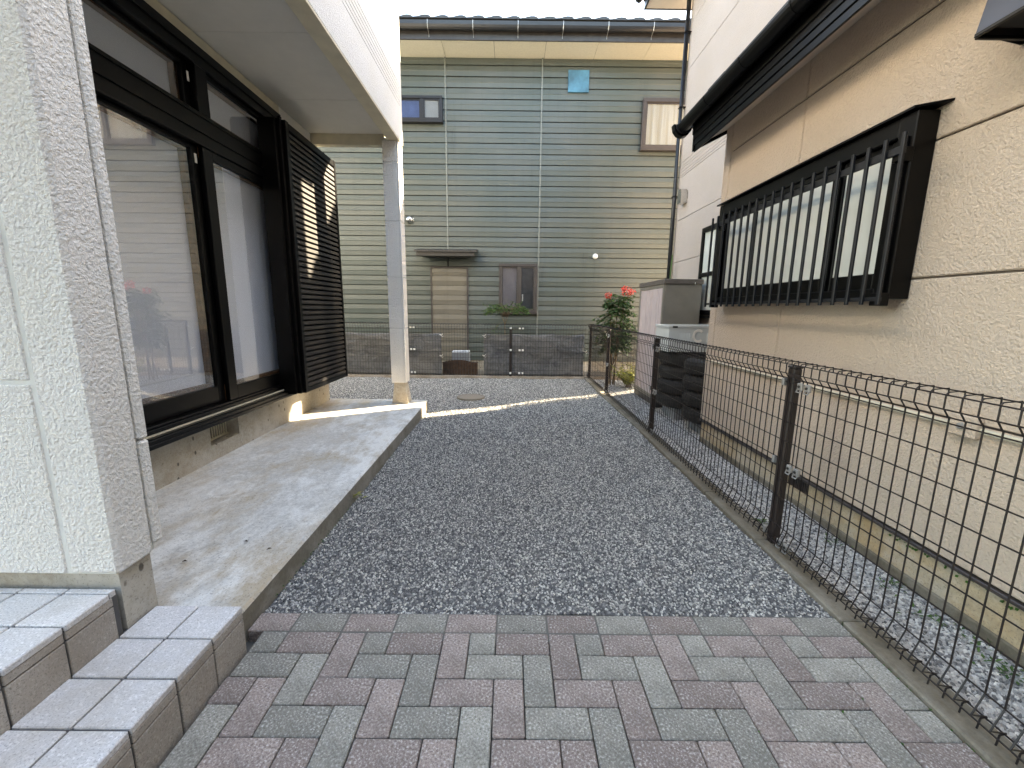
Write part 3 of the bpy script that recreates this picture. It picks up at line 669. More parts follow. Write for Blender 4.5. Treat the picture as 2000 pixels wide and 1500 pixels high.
gt = MB().prism(gp + gp2, 'Y', -4, 2.51).build('gutter', 'black', th)
MB().prism([(1.355 - .068 * math.cos(math.pi * i / 10), 2.858 - .072 * math.sin(math.pi * i / 10)) for i in range(11)], 'Y', 2.50, 2.60).build('gutter_outlet', 'gutter', gt)
MB().prism([(1.355 - .085 * math.cos(math.pi * i / 6), 2.865 - .10 * math.sin(math.pi * i / 6)) for i in range(7)], 'Y', 2.515, 2.575).build('gutter_collector', 'black', gt)
for k in range(9): MB().prism([(1.355 - .0585 * math.cos(math.pi * i / 8), 2.853 - .064 * math.sin(math.pi * i / 8)) for i in range(9)], 'Y', -2.0 + .5 * k, -1.985 + .5 * k).build('gutter_clip', 'black', gt)
tk = 0
tl0 = None
while tk < 26:
    yy = -4 + .25 * tk
    if tl0 is None: tl0 = MB().prism([(1.325, 2.872), (1.325, 2.892), (1.70, 3.045), (1.70, 3.02)], 'Y', yy, yy + .247).build('roof_tile', 'tile_dark', th)
    else:
        o = tl0.copy(); C.objects.link(o); o.parent = th; o.location = (0, .25 * tk, random.uniform(-.004, .006))
    tk += 1
BX(2.255, 2.284, -4, 4.9, 3.19, 3.30, c=.004).build('wall_flashing', 'whiteplastic', th) if 0 else None
# two-storey main block
BX(2.316, 2.62, -4, 5.04, -.1, 5.62).build('wall_core', 'joint', th); BX(2.63, 9.0, -4, 3.2, -.1, 5.62).build('wall_core', 'pinkish', th)
zr = [.2, .80, 1.35, 1.95, 2.55, 3.15, 3.185, 3.223, 3.267, 3.305, 3.356, 3.98, 4.58, 5.168, 5.618]
for a, bq in zip(zr, zr[1:]):
    g = .003 if bq - a > .1 else .002
    BX(2.300, 2.3155, 2.43 if bq < 2.6 else -4, 5.0, a + g, bq - g, c=.002).build('wall_panel', 'pinkish', th)
BX(2.297, 2.40, 5.003, 5.05, .2, 5.618, c=.004).build('corner_trim', 'pinkish', th)
BX(2.31, 2.4, 2.42, 5.045, -.1, .197).build('foundation', 'found_tan', th)
for q in range(12):
    ya = 5.48 - q * .91
    BX(1.78, 2.32, ya - .907, ya, 5.622, 5.634).build('soffit_board', 'soffit_grey', th)
BX(2.325, 2.66, 5.055, 5.48, 5.622, 5.634).build('soffit_board', 'soffit_grey', th)
BX(1.755, 1.779, -4.5, 5.505, 5.61, 5.86, c=.004).build('fascia_board', 'gutter', th); BX(1.78, 2.68, 5.481, 5.505, 5.612, 5.86, c=.004).build('fascia_board', 'gutter', th)
MB().prism([(1.70, 5.80), (1.70, 5.88), (2.68, 6.30), (2.68, 5.64), (1.80, 5.64)], 'Y', -4.5, 5.50).prism([(2.69, 5.64), (2.69, 6.30), (5.6, 7.5), (9.4, 5.88), (9.4, 5.64)], 'Y', -4.5, 3.7).build('roof', 'tile_dark', th)
gp = [(1.69 - .06 * math.cos(math.pi * i / 8), 5.80 - .065 * math.sin(math.pi * i / 8)) for i in range(9)]
MB().prism(gp, 'Y', -4.5, 5.56).build('gutter', 'gutter', th)
dp = MB().tube([(2.245, 5.03, -.05), (2.245, 5.03, 5.62)], .030, 12).build('downpipe', 'navy', th, True)
for z in (1.1, 2.9, 4.1, 5.05): MB().box(2.21, 2.30, 4.998, 5.062, z - .006, z + .006, c=.001).build('pipe_clip', 'black', dp)
# vent hood, small tall window, cooker hood
vh = MB().lathe([(.085, -.0), (.085, .006), (.066, .006), (.066, .01)], (2.296, 4.74, 2.84), 'X', 20)
pts = []
for i in range(9):
    a = math.pi * i / 8; pts.append((4.74 - .068 * math.cos(a), 2.835 + .10 * math.sin(a)))
pts = [(4.672, 2.735)] + pts + [(4.808, 2.735)]
vh.prism(pts, 'X', 2.205, 2.297); vh.build('vent_hood', 'chrome', th)
tw = MB(); ya, yb, za, zb = 3.0, 3.97, 1.19, 2.26
for e in ((ya, ya + .05, za, zb), (yb - .05, yb, za, zb), (ya + .05, yb - .05, zb - .06, zb), (ya + .05, yb - .05, za, za + .06), (ya + .05, yb - .05, 1.66, 1.71)): tw.box(2.235, 2.31, e[0], e[1], e[2], e[3], c=.004)
tw.box(2.225, 2.305, ya - .01, yb + .01, za - .035, za - .002, c=.003)
two = tw.build('tall_window', 'black', th)
for z0_, z1_ in ((za + .06, 1.66), (1.71, zb - .06)): BX(2.262, 2.268, ya + .05, yb - .05, z0_, z1_).build('pane', 'frost', two)
hd = MB(); hd.add([(1.475, .15, 2.205), (1.70, .205, 2.205), (1.70, -.6, 2.205), (1.475, -.54, 2.205), (1.565, .19, 2.50), (1.70, .205, 2.50), (1.70, -.6, 2.50), (1.565, -.585, 2.50)], [(0, 1, 5, 4), (3, 7, 6, 2), (0, 4, 7, 3), (1, 2, 6, 5), (4, 5, 6, 7)])
ho = hd.build('cooker_vent_hood', 'bronze', th)
BX(1.49, 1.69, -.5, .14, 2.222, 2.228).build('hood_inside', 'dark', ho)
MB().box(1.470, 1.482, -.54, .150, 2.192, 2.206, c=.002).box(1.483, 1.70, .148, .160, 2.192, 2.206, c=.002).build('hood_rim', 'black', ho)

# ================================================================== HOUSE ACROSS THE STREET (behind the camera)
sh_ = thing('street_house', (0, -8.2, 0), 'dark brown two storey house across the street behind the camera', 'house')
BX(-11, 9, -15.5, -8.2, -.16, 5.8).build('wall', 'bronze', sh_)
MB().prism([(-16.2, 5.8), (-7.5, 5.8), (-7.5, 5.95), (-11.9, 7.9), (-16.2, 5.95)], 'X', -11.7, 9.7).build('roof', 'tile_dark', sh_)
for wx in (-6.5, -2.6, 1.2, 5.0):
    for wz in (.9, 3.7):
        o = MB().box(wx, wx + 1.7, -8.2, -8.14, wz, wz + .06).box(wx, wx + 1.7, -8.2, -8.14, wz + 1.14, wz + 1.2).box(wx, wx + .06, -8.2, -8.14, wz + .06, wz + 1.14).box(wx + 1.64, wx + 1.7, -8.2, -8.14, wz + .06, wz + 1.14).build('window', 'bronze', sh_)
        BX(wx + .06, wx + 1.64, -8.19, -8.17, wz + .06, wz + 1.14).build('pane', 'frost', o)
# ================================================================== FENCES
def mesh_panel(along, a0, a1, plane, side, parent, zb=.016, ztop=.99, r=.0027):
    """welded V-fold wire panel; along 'Y' (plane X) or 'X' (plane Y); side = sign towards the viewer's garden"""
    b = MB()
    def P(o, t, z): return (plane + side * o, t, z) if along == 'Y' else (t, plane + side * o, z)
    def rod(pts, rr=r): b.tube(pts, rr, 5)
    n = int(round((a1 - a0) / .05)); st_ = (a1 - a0 - .02) / n
    for i in range(n + 1):
        t = a0 + .01 + i * st_
        rod([P(0, t, zb + .004 + 0), P(-.004, t, .055), P(-.022, t, .060), P(.026, t, .068), P(0, t, .142), P(0, t, ztop - .086), P(.024, t, ztop - .052), P(.024, t, ztop - .008), P(.018, t, ztop), P(-.034, t, ztop + .004), P(-.036, t, ztop - .018)])
    hz = [(.026, .064), (-.020, .056), (0, .142)] + [(-.004, ztop - .102 - .1 * i) for i in range(7)] + [(0, ztop - .082), (.028, ztop - .054), (.028, ztop - .008), (-.036, ztop + .0)]
    for o_, z in hz: rod([P(o_, a0, z), P(o_, a1, z)])
    return b.build('mesh_panel', 'fence', parent)
fr = thing('mesh_fence', (1.24, 2, .015), 'long dark brown wire mesh fence running beside the tan house on the right', 'fence', None)
FX = 1.243
for yp in (-1.46, .545, 2.545, 4.56, 5.955):
    zt = .958
    p = BX(1.249, 1.292, yp - .024, yp + .024, .0, zt, c=.005).build('post', 'post', fr)
    BX(1.246, 1.295, yp - .027, yp + .027, zt, zt + .012, c=.004).build('post_cap', 'post', p)
    for z in (.885, .47, .07): MB().box(1.236, 1.262, yp + .026, yp + .044, z - .02, z + .018, c=.003).build('clamp', 'steel', p)
js = [-2.435, -1.575, .425, 2.425, 4.44, 5.93]
for a, bq in zip(js, js[1:]): mesh_panel('Y', a + .004, bq - .004, FX, -1, fr)
for yj in js[1:-1]:
    for z in (.885, .47, .07):
        for dy in (-.026, .026):
            q = MB().box(FX - .010, FX + .006, yj + dy - .016, yj + dy + .016, z - .022, z + .012, c=.003); q.tube([(FX - .006, yj + dy - .014, z - .02), (FX - .012, yj + dy - .012, z - .032), (FX - .012, yj + dy + .012, z - .032), (FX - .006, yj + dy + .014, z - .02)], .0035, 5)
            o = q.build('clamp', 'steel', fr)
            MB().lathe([(0, -.006), (.006, -.005), (.007, 0)], (FX - .010, yj + dy, z - .004), 'X', 8).build('bolt', 'fascia', o)
fb_ = thing('mesh_fence', (-.5, 5.99, .03), 'low dark wire mesh fence at the far end in front of the green house', 'fence', None)
FY = 5.965
for xp in (-4.1, -2.15, -.165, 1.665):
    p = BX(xp - .022, xp + .022, 5.972, 6.015, .0, .925, c=.005).build('post', 'post', fb_)
    for z in (.905, .51, .09): BX(xp - .018, xp + .018, 5.952, 5.966, z - .018, z + .018, c=.003).build('clamp', 'whiteplastic', p)
js = [-4.2, -1.93, -.035 + .06, 1.19]
for a, bq in zip(js, js[1:]): mesh_panel('X', a + .004, bq - .004, FY, -1, fb_, .03, .972, .0028)
mesh_panel('X', 1.225, 2.28, FY + .03, -1, fb_, .03, .952, .0028)
for xj in (-1.93, .025, 1.78):
    for z in (.905, .51, .09):
        for dx in (-.028, .028): BX(xj + dx - .018, xj + dx + .018, FY - .018, FY - .006, z - .018, z + .016, c=.003).build('clamp', 'whiteplastic', fb_)
# ---- shade cloth sheets tied to the back fence
def cloth(x0, x1, z0, z1, label, ties):
    nx, nz = 40, 16; vs = []; fs = []; rr = random.Random(int(x0 * 100))
    ph = [rr.uniform(0, 6) for _ in range(6)]
    for j_ in range(nz + 1):
        for i in range(nx + 1):
            u, w = i / nx, j_ / nz; x = x0 + (x1 - x0) * u; sag = .018 * math.sin(math.pi * ((u * 3) % 1)) * w
            z = z0 + (z1 - z0) * w - sag
            yv = 6.002 + .010 * math.sin(9 * w + 3 * u + ph[0]) + 9e-3 * math.sin(21 * u + ph[1] + 4 * w) + 7e-3 * math.sin(35 * w + 11 * u + ph[2]) + .005 * math.sin(14 * (u + w) + ph[3])
            vs.append((x, yv, z))
    for j_ in range(nz):
        for i in range(nx): fs.append((j_ * (nx + 1) + i, j_ * (nx + 1) + i + 1, (j_ + 1) * (nx + 1) + i + 1, (j_ + 1) * (nx + 1) + i))
    b = MB(); b.add(vs, fs)
    o = b.build('shade_cloth', 'cloth', at=((x0 + x1) / 2, 6.0, z0), smooth=True); tag(o, label, 'shade cloth', 'shade cloths tied to the far fence')
    md = o.modifiers.new('thickness', 'SOLIDIFY'); md.thickness = .002
    for (x, z) in ties:
        MB().tube([(x - .02, 5.995, z), (x, 5.95, z + .004), (x + .03, 5.955, z - .005), (x + .05, 5.95, z + .02)], .003, 4).tube([(x, 5.95, z), (x + .045, 5.945, z - .035), (x + .06, 5.95, z - .02)], .0025, 4).build('tie_string', 'crate_letter', o)
    return o
cloth(-4.0, -1.42, .04, .80, 'grey shade cloth tied to the far fence behind the white pillar', [(-1.43, .775), (-1.44, .40)])
cloth(-.655, 1.165, .04, .80, 'grey shade cloth tied to the far fence between the brown box and the corner post', [(-.665, .765), (-.665, .41), (1.165, .5)])

# ================================================================== SHED, TYRES, CRATE
sd = thing('storage_shed', (1.95, 4.2, 0), 'small taupe metal storage shed with pale pink sliding doors', 'shed')
BX(1.735, 2.19, 3.725, 4.70, .08, 1.56, c=.004).build('shed_body', 'taupe', sd)
BX(1.712, 2.20, 3.705, 4.72, 1.561, 1.622, c=.006).build('shed_lid', 'lid', sd)
MB().box(1.722, 1.734, 3.728, 3.77, .08, 1.56, c=.003).box(1.722, 1.734, 4.655, 4.698, .08, 1.56, c=.003).box(1.722, 1.734, 3.77, 4.655, 1.515, 1.56, c=.003).box(1.722, 1.734, 3.77, 4.655, .08, .13, c=.003).build('door_frame', 'taupe', sd)
for (a, bq, xo) in ((3.772, 4.23, 1.724), (4.195, 4.653, 1.729)):
    d = BX(xo, xo + .006, a, bq, .132, 1.513, c=.002).build('shed_door', 'pinksteel', sd)
    m = MB()
    for e in (.0, .08, .17, .36, .41): m.box(xo - .004, xo, a + e + .012, a + e + .020, .14, 1.505)
    m.build('door_rib', 'pinksteel', d)
MB().tube([(2.09, 3.704, 1.585), (2.09, 3.69, 1.575), (2.09, 3.69, 1.56)], .006, 6).build('lid_latch', 'chrome', sd)
BX(1.725, 2.19, 3.73, 4.69, .0, .079, c=.004).build('shed_base', 'fascia', sd)
def make_tyre():
    t = bpy.data.objects.new('tyre', None)
    b = MB(); prof = []
    Rr, w = .302, .165
    for i in range(17):
        a = math.pi * (i / 16) - math.pi / 2; c, s_ = math.cos(a), math.sin(a)
        prof.append((.20 + (Rr - .20) * (abs(c) ** .58), w / 2 * (math.copysign(abs(s_) ** .9, s_))))
    prof += [(.195, w / 2 * .62), (.192, 0), (.195, -w / 2 * .62), prof[0]]
    b.lathe(prof, (0, 0, 0), 'Z', 40); casing = b.build('casing', 'rubber', None, True)
    tr = MB(); nb = 44
    for k in range(nb):
        for row, zc in enumerate((-.045, -.016, .016, .045)):
            a = 2 * math.pi * (k + .5 * (row % 2)) / nb; c, s_ = math.cos(a), math.sin(a); hw, hh, r0, r1 = .0165, .0125, Rr - .030, Rr + (.004 if abs(zc) < .03 else -.009)
            vs = [];
            for rr_ in (r0, r1):
                for tt, zz in ((-hw, -hh), (hw, -hh), (hw, hh), (-hw, hh)): vs.append((rr_ * c - tt * s_ + 0, rr_ * s_ + tt * c, zc + zz))
            tr.add(vs, [(0, 3, 2, 1), (4, 5, 6, 7), (0, 1, 5, 4), (1, 2, 6, 5), (2, 3, 7, 6), (3, 0, 4, 7)])
    tread = tr.build('tread', 'rubber')
    root = thing('tyre', (0, 0, 0), 'x', 'tyre', 'stacked black car tyres by the shed')
    casing.parent = root; tread.parent = root
    return root
ty = None
spec = [((1.985, 2.775), .082, 'near tyre stack by the tan house corner', ('bottom black tyre of the ', 'second lowest black tyre of the ', 'second highest black tyre of the ', 'topmost black tyre of the ')), ((1.925, 3.39), .112, 'far tyre stack under the white crate', ('bottom black tyre of the ', 'second lowest black tyre of the ', 'second highest black tyre of the ', 'topmost black tyre of the '))]
for (cx, cy), zb, where, ranks in spec:
    for k in range(4):
        loc = (cx + random.uniform(-.012, .012), cy + random.uniform(-.012, .012), zb + .0825 + k * .167)
        if ty is None: ty = make_tyre(); ty.location = loc; ty['label'] = ranks[k] + where; o = ty
        else: o = copy_tree(ty, loc, ranks[k] + where)
        o.rotation_euler = (0, 0, random.uniform(0, 6))
def cblock(x0, x1, y0, y1, z1, label):
    o = BX(x0, x1, y0, y1, -.03, z1, c=.006).build('concrete_block', 'block', at=((x0 + x1) / 2, (y0 + y1) / 2, 0)); tag(o, label, 'concrete block', 'concrete blocks under the tyres')
cblock(1.82, 1.94, 2.55, 2.95, .08, 'concrete block under the near tyre stack, on the fence side'); cblock(2.05, 2.17, 2.55, 2.95, .08, 'concrete block under the near tyre stack, on the house side')
cblock(1.76, 1.88, 3.2, 3.58, .11, 'concrete block under the far tyre stack, on the fence side'); cblock(1.99, 2.11, 3.2, 3.58, .11, 'concrete block under the far tyre stack, on the house side')
cr = thing('plastic_crate', (1.9, 3.3, .785), 'translucent white plastic crate with a letter C on top of the tyres', 'crate')
cx0, cx1, cy0, cy1, cz0, cz1 = 1.592, 2.20, 3.10, 3.52, .79, 1.075
def wall_slots(b, a0, a1, z0, z1, slots, put):
    xs_ = sorted({a0, a1} | {s for q in slots for s in q})
    for i in range(len(xs_) - 1):
        u, w = xs_[i], xs_[i + 1]
        if any(abs(u - q[0]) < 1e-6 for q in slots): put(u, w, z0, z0 + .10); put(u, w, z1 - .08, z1)
        else: put(u, w, z0, z1)
b = MB()
sl = [(1.592 + .11 + .018 * k, 1.592 + .11 + .018 * k + .009) for k in range(7)] + [(1.592 + .42 + .018 * k, 1.592 + .42 + .018 * k + .009) for k in range(7)]
wall_slots(b, cx0, cx1, cz0, cz1, sl, lambda u, w, p, q: b.box(u, w, cy0, cy0 + .006, p, q)); wall_slots(b, cx0, cx1, cz0, cz1, sl, lambda u, w, p, q: b.box(u, w, cy1 - .006, cy1, p, q))
b.box(cx0, cx0 + .006, cy0 + .006, cy1 - .006, cz0, cz1); b.box(cx1 - .006, cx1, cy0 + .006, cy1 - .006, cz0, cz1); b.box(cx0, cx1, cy0, cy1, cz0 - .004, cz0)
b.build('crate_body', 'crate', cr)
MB().box(cx0 - .012, cx1 + .012, cy0 - .012, cy0 - .001, cz1 - .022, cz1 + .004, c=.003).box(cx0 - .012, cx1 + .012, cy1 + .001, cy1 + .012, cz1 - .022, cz1 + .004, c=.003).box(cx0 - .012, cx0 - .001, cy0, cy1, cz1 - .022, cz1 + .004, c=.003).box(cx1 + .001, cx1 + .012, cy0, cy1, cz1 - .022, cz1 + .004, c=.003).build('crate_rim', 'crate', cr)
MB().box(cx0 + .03, cx0 + .085, cy0 - .018, cy0 - .0125, cz1 - .022, cz1 - .004, c=.002).build('crate_clip', 'navy', cr)
b = MB(); ro, ri = .075, .048; n = 18; xc, zc = 1.592 + .325, cz0 + .175
arc = [R(45) + R(270) * i / n for i in range(n + 1)]
for i in range(n):
    q = []
    for yy in (cy0 - .0045, cy0 - .0005):
        for rr_, a in ((ri, arc[i]), (ro, arc[i]), (ro, arc[i + 1]), (ri, arc[i + 1])): q.append((xc + rr_ * .85 * math.cos(a), yy, zc + rr_ * math.sin(a)))
    b.add(q, [(0, 1, 2, 3), (7, 6, 5, 4), (0, 4, 5, 1), (1, 5, 6, 2), (2, 6, 7, 3), (3, 7, 4, 0)])
b.build('letter_c', 'crate_letter', cr)

# ================================================================== SMALL THINGS
bxo = thing('wooden_box', (-1.1, 6.28, 0), 'low dark brown wooden box with an arched top behind the far fence', 'box')
n = 12; x0, x1 = -1.44, -.785
for i in range(n):
    a, bq = x0 + (x1 - x0) * i / n, x0 + (x1 - x0) * (i + 1) / n; m = ((a + bq) / 2 - x0) / (x1 - x0); zt = .245 + .05 * math.sin(math.pi * min(1, m * 1.05 + .02))
    BX(a + .001, bq - .001, 6.18, 6.20, -.02, zt, c=.002).build('plank', 'brownwood', bxo)
MB().box(x0 + .005, x1 - .005, 6.201, 6.42, -.02, .235, c=.004).build('box_body', 'brownwood', bxo)
sb = thing('block_step', (-1.12, 6.55, 0), 'grey block step with three pale top faces behind the wooden box', 'step')
BX(-1.30, -.97, 6.45, 6.72, -.03, .40, c=.004).build('step_body', 'block', sb)
for i in range(3): BX(-1.298 + .111 * i, -1.195 + .111 * i, 6.452, 6.718, .401, .425, c=.004).build('step_slab', 'blocktop', sb)  # light on the block tops painted as pale slabs
mh = MB().lathe([(0, .006), (.175, .006), (.186, .0), (.186, -.03)], (-.72, 4.275, 0), 'Z', 40)
o = mh.build('manhole_cover', 'manhole', at=(-.72, 4.275, 0)); tag(o, 'round gritty concrete inspection cover set in the grey gravel', 'manhole cover')
MB().lathe([(.187, -.03), (.187, .004), (.197, .004), (.197, -.03)], (-.72, 4.275, 0), 'Z', 40).build('rim', 'kerb', o)

# ---- plants
def leaf(b, p, d, nrm, l, w, fold=.15):
    s_ = d.cross(nrm).normalized(); nrm = s_.cross(d).normalized()
    m = p + d * l * .5
    b.add([p, m + s_ * w * .5 + nrm * w * fold, p + d * l, m - s_ * w * .5 + nrm * w * fold], [(0, 1, 2), (0, 2, 3)])
def rdir(rr): 
    a = rr.uniform(0, 6.283); return Vector((math.cos(a), math.sin(a), 0))
def frond(b, st_, p, d, L, rr, nl, ll, lw, droop=.5, r=.0025):
    pts = [p]; cur = p.copy(); dd = d.copy(); n = 6
    for i in range(n):
        dd = (dd + Vector((rr.gauss(0, .06), rr.gauss(0, .06), -droop / n * 1.2))).normalized(); cur = cur + dd * L / n; pts.append(cur.copy())
    st_.tube(pts, [r * (1 - .6 * i / n) for i in range(n + 1)], 4)
    for i in range(nl):
        t = .18 + .82 * (i + rr.random()) / nl; k = min(int(t * n), n - 1); q = pts[k].lerp(pts[k + 1], t * n - k); ax = (pts[k + 1] - pts[k]).normalized()
        sd_ = ax.cross(Vector((0, 0, 1))).normalized() * (1 if i % 2 else -1)
        ld = (ax * rr.uniform(.3, .9) + sd_ * rr.uniform(.5, 1.) + Vector((0, 0, rr.uniform(-.5, .35)))).normalized()
        leaf(b, q, ld, Vector((rr.gauss(0, .35), rr.gauss(0, .35), 1)).normalized(), ll * rr.uniform(.7, 1.25), lw * rr.uniform(.8, 1.2))
sp = thing('sapling', (-.27, 6.22, 0), 'slender sapling with a flat umbrella of fine green leaves before the lower window', 'tree')
rr = random.Random(3); tr = MB(); cr_ = MB(); base = Vector((-.275, 6.2, -.02))
tr.tube([base, base + Vector((.01, 0, .5)), base + Vector((.0, .0, .93)), base + Vector((-.005, 0, 1.0))], [.010, .0085, .0075, .006], 6)
for ang, rise in ((2.6, .17), (.5, .19), (4.2, .15), (1.5, .2)):
    d = Vector((math.cos(ang) * .09, math.sin(ang) * .09, rise)); p = base + Vector((0, 0, .97)); tr.tube([p, p + d * .5 + Vector((0, 0, .02)), p + d], [.005, .004, .003], 5)
for i in range(190):
    a = rr.uniform(0, 6.283); q = math.sqrt(rr.random()); p = base + Vector((.04 + math.cos(a) * q * .36, math.sin(a) * q * .26, 1.20 + .17 * (1 - q * q) * rr.random() + rr.uniform(-.03, .05)))
    if i % 5 == 0: tr.tube([base + Vector((rr.uniform(-.05, .05), 0, 1.12)), base.lerp(p, .5) + Vector((0, 0, .62)), p], [.003, .0022, .0012], 4)
    d = Vector((math.cos(a) + rr.gauss(0, .5), math.sin(a) + rr.gauss(0, .5), rr.uniform(-.1, .6))).normalized()
    frond(cr_, tr, p, d, rr.uniform(.07, .16), rr, 13, .040, .015, rr.uniform(.2, .8), .0012)
for i in range(4): frond(cr_, tr, base + Vector((-.05, -.02, 1.02)), Vector((-.8, rr.uniform(-.4, .4), -.3)), .24, rr, 9, .036, .012, .8, .0015)
tr.build('trunk', 'bark', sp, True); cr_.build('crown', 'leaf', sp)
nd = thing('flowering_shrub', (1.62, 5.5, 0), 'tall leafy shrub with red flower clusters at its top beside the shed', 'shrub')
rr = random.Random(11); tr = MB(); cr_ = MB(); fl = MB()
for k in range(4):
    b0 = Vector((1.60 + rr.uniform(-.06, .06), 5.5 + rr.uniform(-.06, .06), -.03)); t0 = Vector((1.60 + rr.uniform(-.12, .12), 5.5 + rr.uniform(-.1, .1), 1.3))
    tr.tube([b0, b0.lerp(t0, .5) + Vector((rr.uniform(-.03, .03), 0, 0)), t0], [.012, .010, .006], 6)
for i in range(230):
    z = rr.uniform(.58, 1.48); a = rr.uniform(0, 6.283); rad = rr.uniform(0, .09); L = (.32 if z < 1.2 else .24) * rr.uniform(.6, 1.1) * (1 if z > .75 else .7)
    p = Vector((1.60 + math.cos(a) * rad, 5.5 + math.sin(a) * rad, z)); d = Vector((math.cos(a), math.sin(a), rr.uniform(.0, .8))).normalized()
    frond(cr_, tr, p, d, L, rr, 18, .062, .028, rr.uniform(.6, 1.3), .0022)
for (fx, fy, fz, fr_, nf) in ((1.74, 5.45, 1.545, .085, 130), (1.70, 5.47, 1.59, .05, 60), (1.82, 5.45, 1.54, .055, 60), (1.435, 5.45, 1.475, .055, 80)):
    tr.tube([(1.60 + (fx - 1.6) * .4, 5.5, 1.32), (fx, fy, fz)], [.005, .003], 5)
    for i in range(nf):
        d = Vector((rr.gauss(0, 1), rr.gauss(0, 1), rr.gauss(0, .7))).normalized(); p = Vector((fx, fy, fz)) + d * fr_ * rr.uniform(.3, 1.)
        leaf(fl, p, (d + Vector((rr.gauss(0, .4), rr.gauss(0, .4), .2))).normalized(), rdir(rr), .022, .016)
tr.build('trunk', 'bark', nd, True); cr_.build('crown', 'leaf_dark', nd); fl.build('flower', 'flower', nd)
ysb = thing('yellow_shrub', (1.80, 5.25, 0), 'small yellow green shrub low beside the storage shed', 'shrub')
rr = random.Random(21); tr = MB(); cr_ = MB()
for i in range(46):
    a = rr.uniform(0, 6.283); b0 = Vector((1.80 + rr.uniform(-.05, .05), 5.25 + rr.uniform(-.05, .05), -.02)); d = Vector((math.cos(a) * .45, math.sin(a) * .45, 1)).normalized()
    frond(cr_, tr, b0, d, rr.uniform(.25, .5), rr, 18, .05, .024, rr.uniform(.4, .9), .002)
tr.build('stem', 'bark', ysb, True); cr_.build('crown', 'leaf_yellow', ysb)
wd = MB(); rr = random.Random(5)
for (x, y, s_) in ((1.60, .02, .05), (1.665, -.10, .035), (1.67, -.26, .05), (1.62, -.22, .04), (1.64, .22, .03), (1.66, .6, .03), (1.36, .8, .02), (1.60, -.42, .05)):
    for i in range(26):
        d = (rdir(rr) + Vector((0, 0, rr.uniform(.1, .9)))).normalized(); p = Vector((x + rr.gauss(0, s_), y + rr.gauss(0, s_), -.012)); leaf(wd, p, d, Vector((0, 0, 1)), rr.uniform(.012, .028), .011)
tag(wd.build('weeds', 'leaf'), kind='stuff')
ms = MB(); rr = random.Random(8)
for i in range(420):                                   # moss and tiny weeds in the joints and along the kerb
    if i < 160: x, y = 1.189 + rr.gauss(0, .004), rr.uniform(-1.2, .0)
    elif i < 300: x, y = round(rr.uniform(-1.1, 1.1), 1) + rr.gauss(0, .002), rr.uniform(-1.1, 0)
    else: x, y = -1.164 + abs(rr.gauss(0, .012)), rr.uniform(.1, 2.0)
    if 160 <= i < 300 and x < .5: continue
    d = (rdir(rr) + Vector((0, 0, rr.uniform(.2, 1)))).normalized(); leaf(ms, Vector((x, y, -.004)), d, Vector((0, 0, 1)), rr.uniform(.005, .012), .006)
tag(ms.build('joint_moss', 'moss'), kind='stuff')
sl_ = MB(); rr = random.Random(9)
for i in range(120):
    yy = rr.uniform(-1.2, .35); leaf(sl_, Vector((1.7125 - .001, yy, rr.uniform(.165, .186))), Vector((rr.uniform(-.3, -.1), rr.gauss(0, .7), rr.gauss(0, .6))).normalized(), Vector((-1, 0, 0)), .016, .012)
tag(sl_.build('wall_moss', 'moss'), kind='stuff')
lf = MB(); rr = random.Random(2)
for i in range(7): leaf(lf, Vector((-1.15 + rr.gauss(0, .015), 1.03 + rr.gauss(0, .02), .01 + .004 * i)), (rdir(rr) + Vector((0, 0, .3))).normalized(), Vector((0, 0, 1)), .04, .02)
o = lf.build('small_weed', 'leaf_yellow', at=(-1.15, 1.03, 0)); tag(o, 'small yellow green weed at the foot of the concrete apron', 'weed')
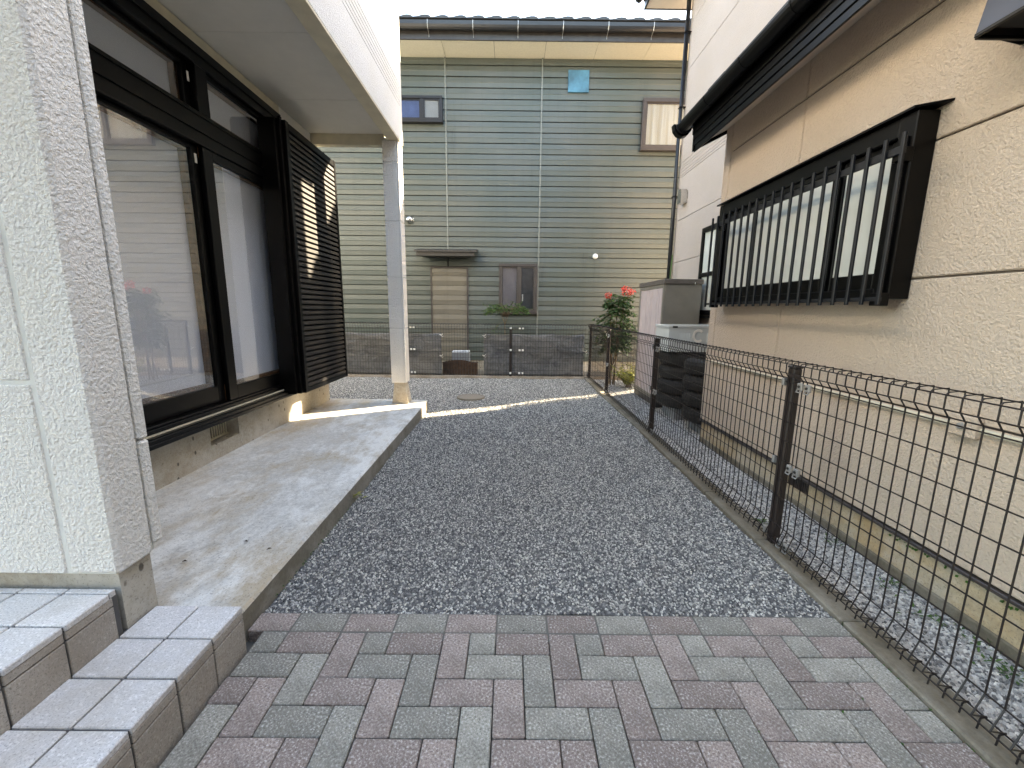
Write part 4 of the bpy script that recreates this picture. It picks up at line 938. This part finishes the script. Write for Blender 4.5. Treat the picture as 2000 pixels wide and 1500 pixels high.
for i, (x, y) in enumerate(((-2.13, .86), (-1.45, .35), (-1.62, .18), (-1.30, .28))):
    b = MB(); leaf(b, Vector((x, y, .104)), Vector((1, .4 * i - .6, .03)).normalized(), Vector((0, 0, 1)), .022, .012, .4)
    o = b.build('dry_leaf', 'brownwood', at=(x, y, .1)); md = o.modifiers.new('thickness', 'SOLIDIFY'); md.thickness = .001
    tag(o, 'tiny dark dry leaf on the concrete apron, ' + ('near the foundation vent', 'farthest of those by the wing wall', 'nearest to the wing wall', 'nearest to the gravel edge')[i], 'leaf', 'dry leaves on the concrete apron')
# ---- green garden stakes beside the downpipe
for i, (x0, y0, x1, y1, zt) in enumerate(((2.13, 4.80, 2.22, 4.86, 2.05), (2.18, 4.86, 2.225, 4.9, 1.98))):
    o = MB().tube([(x0, y0, -.05), (x1, y1, zt)], .008, 6).build('garden_stake', 'greenstem', at=(x0, y0, 0)); tag(o, 'thin green garden stake by the black downpipe, ' + ('taller and leaning', 'shorter and closer to the pipe')[i], 'stake', 'green stakes by the downpipe')
# ---- overhead cables
cabs = [(-1.509, 22.0, 15.474, -0.781, 14.0, 11.157), (-0.745, 22.0, 15.483, -0.23, 14.0, 11.163), (0.223, 22.0, 15.493, 0.438, 14.0, 11.171), (0.402, 22.0, 15.495, 0.571, 14.0, 11.172), (1.395, 22.0, 15.506, 1.289, 14.0, 11.18), (2.67, 22.0, 15.521, 2.174, 14.0, 11.19)]
for c in cabs:
    a, b_ = Vector(c[:3]), Vector(c[3:]); d = b_ - a
    a2, b2 = a - d * 1.2, b_ + d * .25
    k = cabs.index(c); o = MB().tube([a2.lerp(b2, i / 8) for i in range(9)], .011, 5).build('overhead_cable', 'cable', at=tuple(a))
    tag(o, ('leftmost overhead cable crossing the sky above the green roof', 'second overhead cable from the left above the green roof', 'left one of the close pair of overhead cables above the roof', 'right one of the close pair of overhead cables above the roof', 'second overhead cable from the right above the green roof', 'rightmost overhead cable crossing the sky nearest the tan house')[k], 'cable', 'overhead cables above the green house')
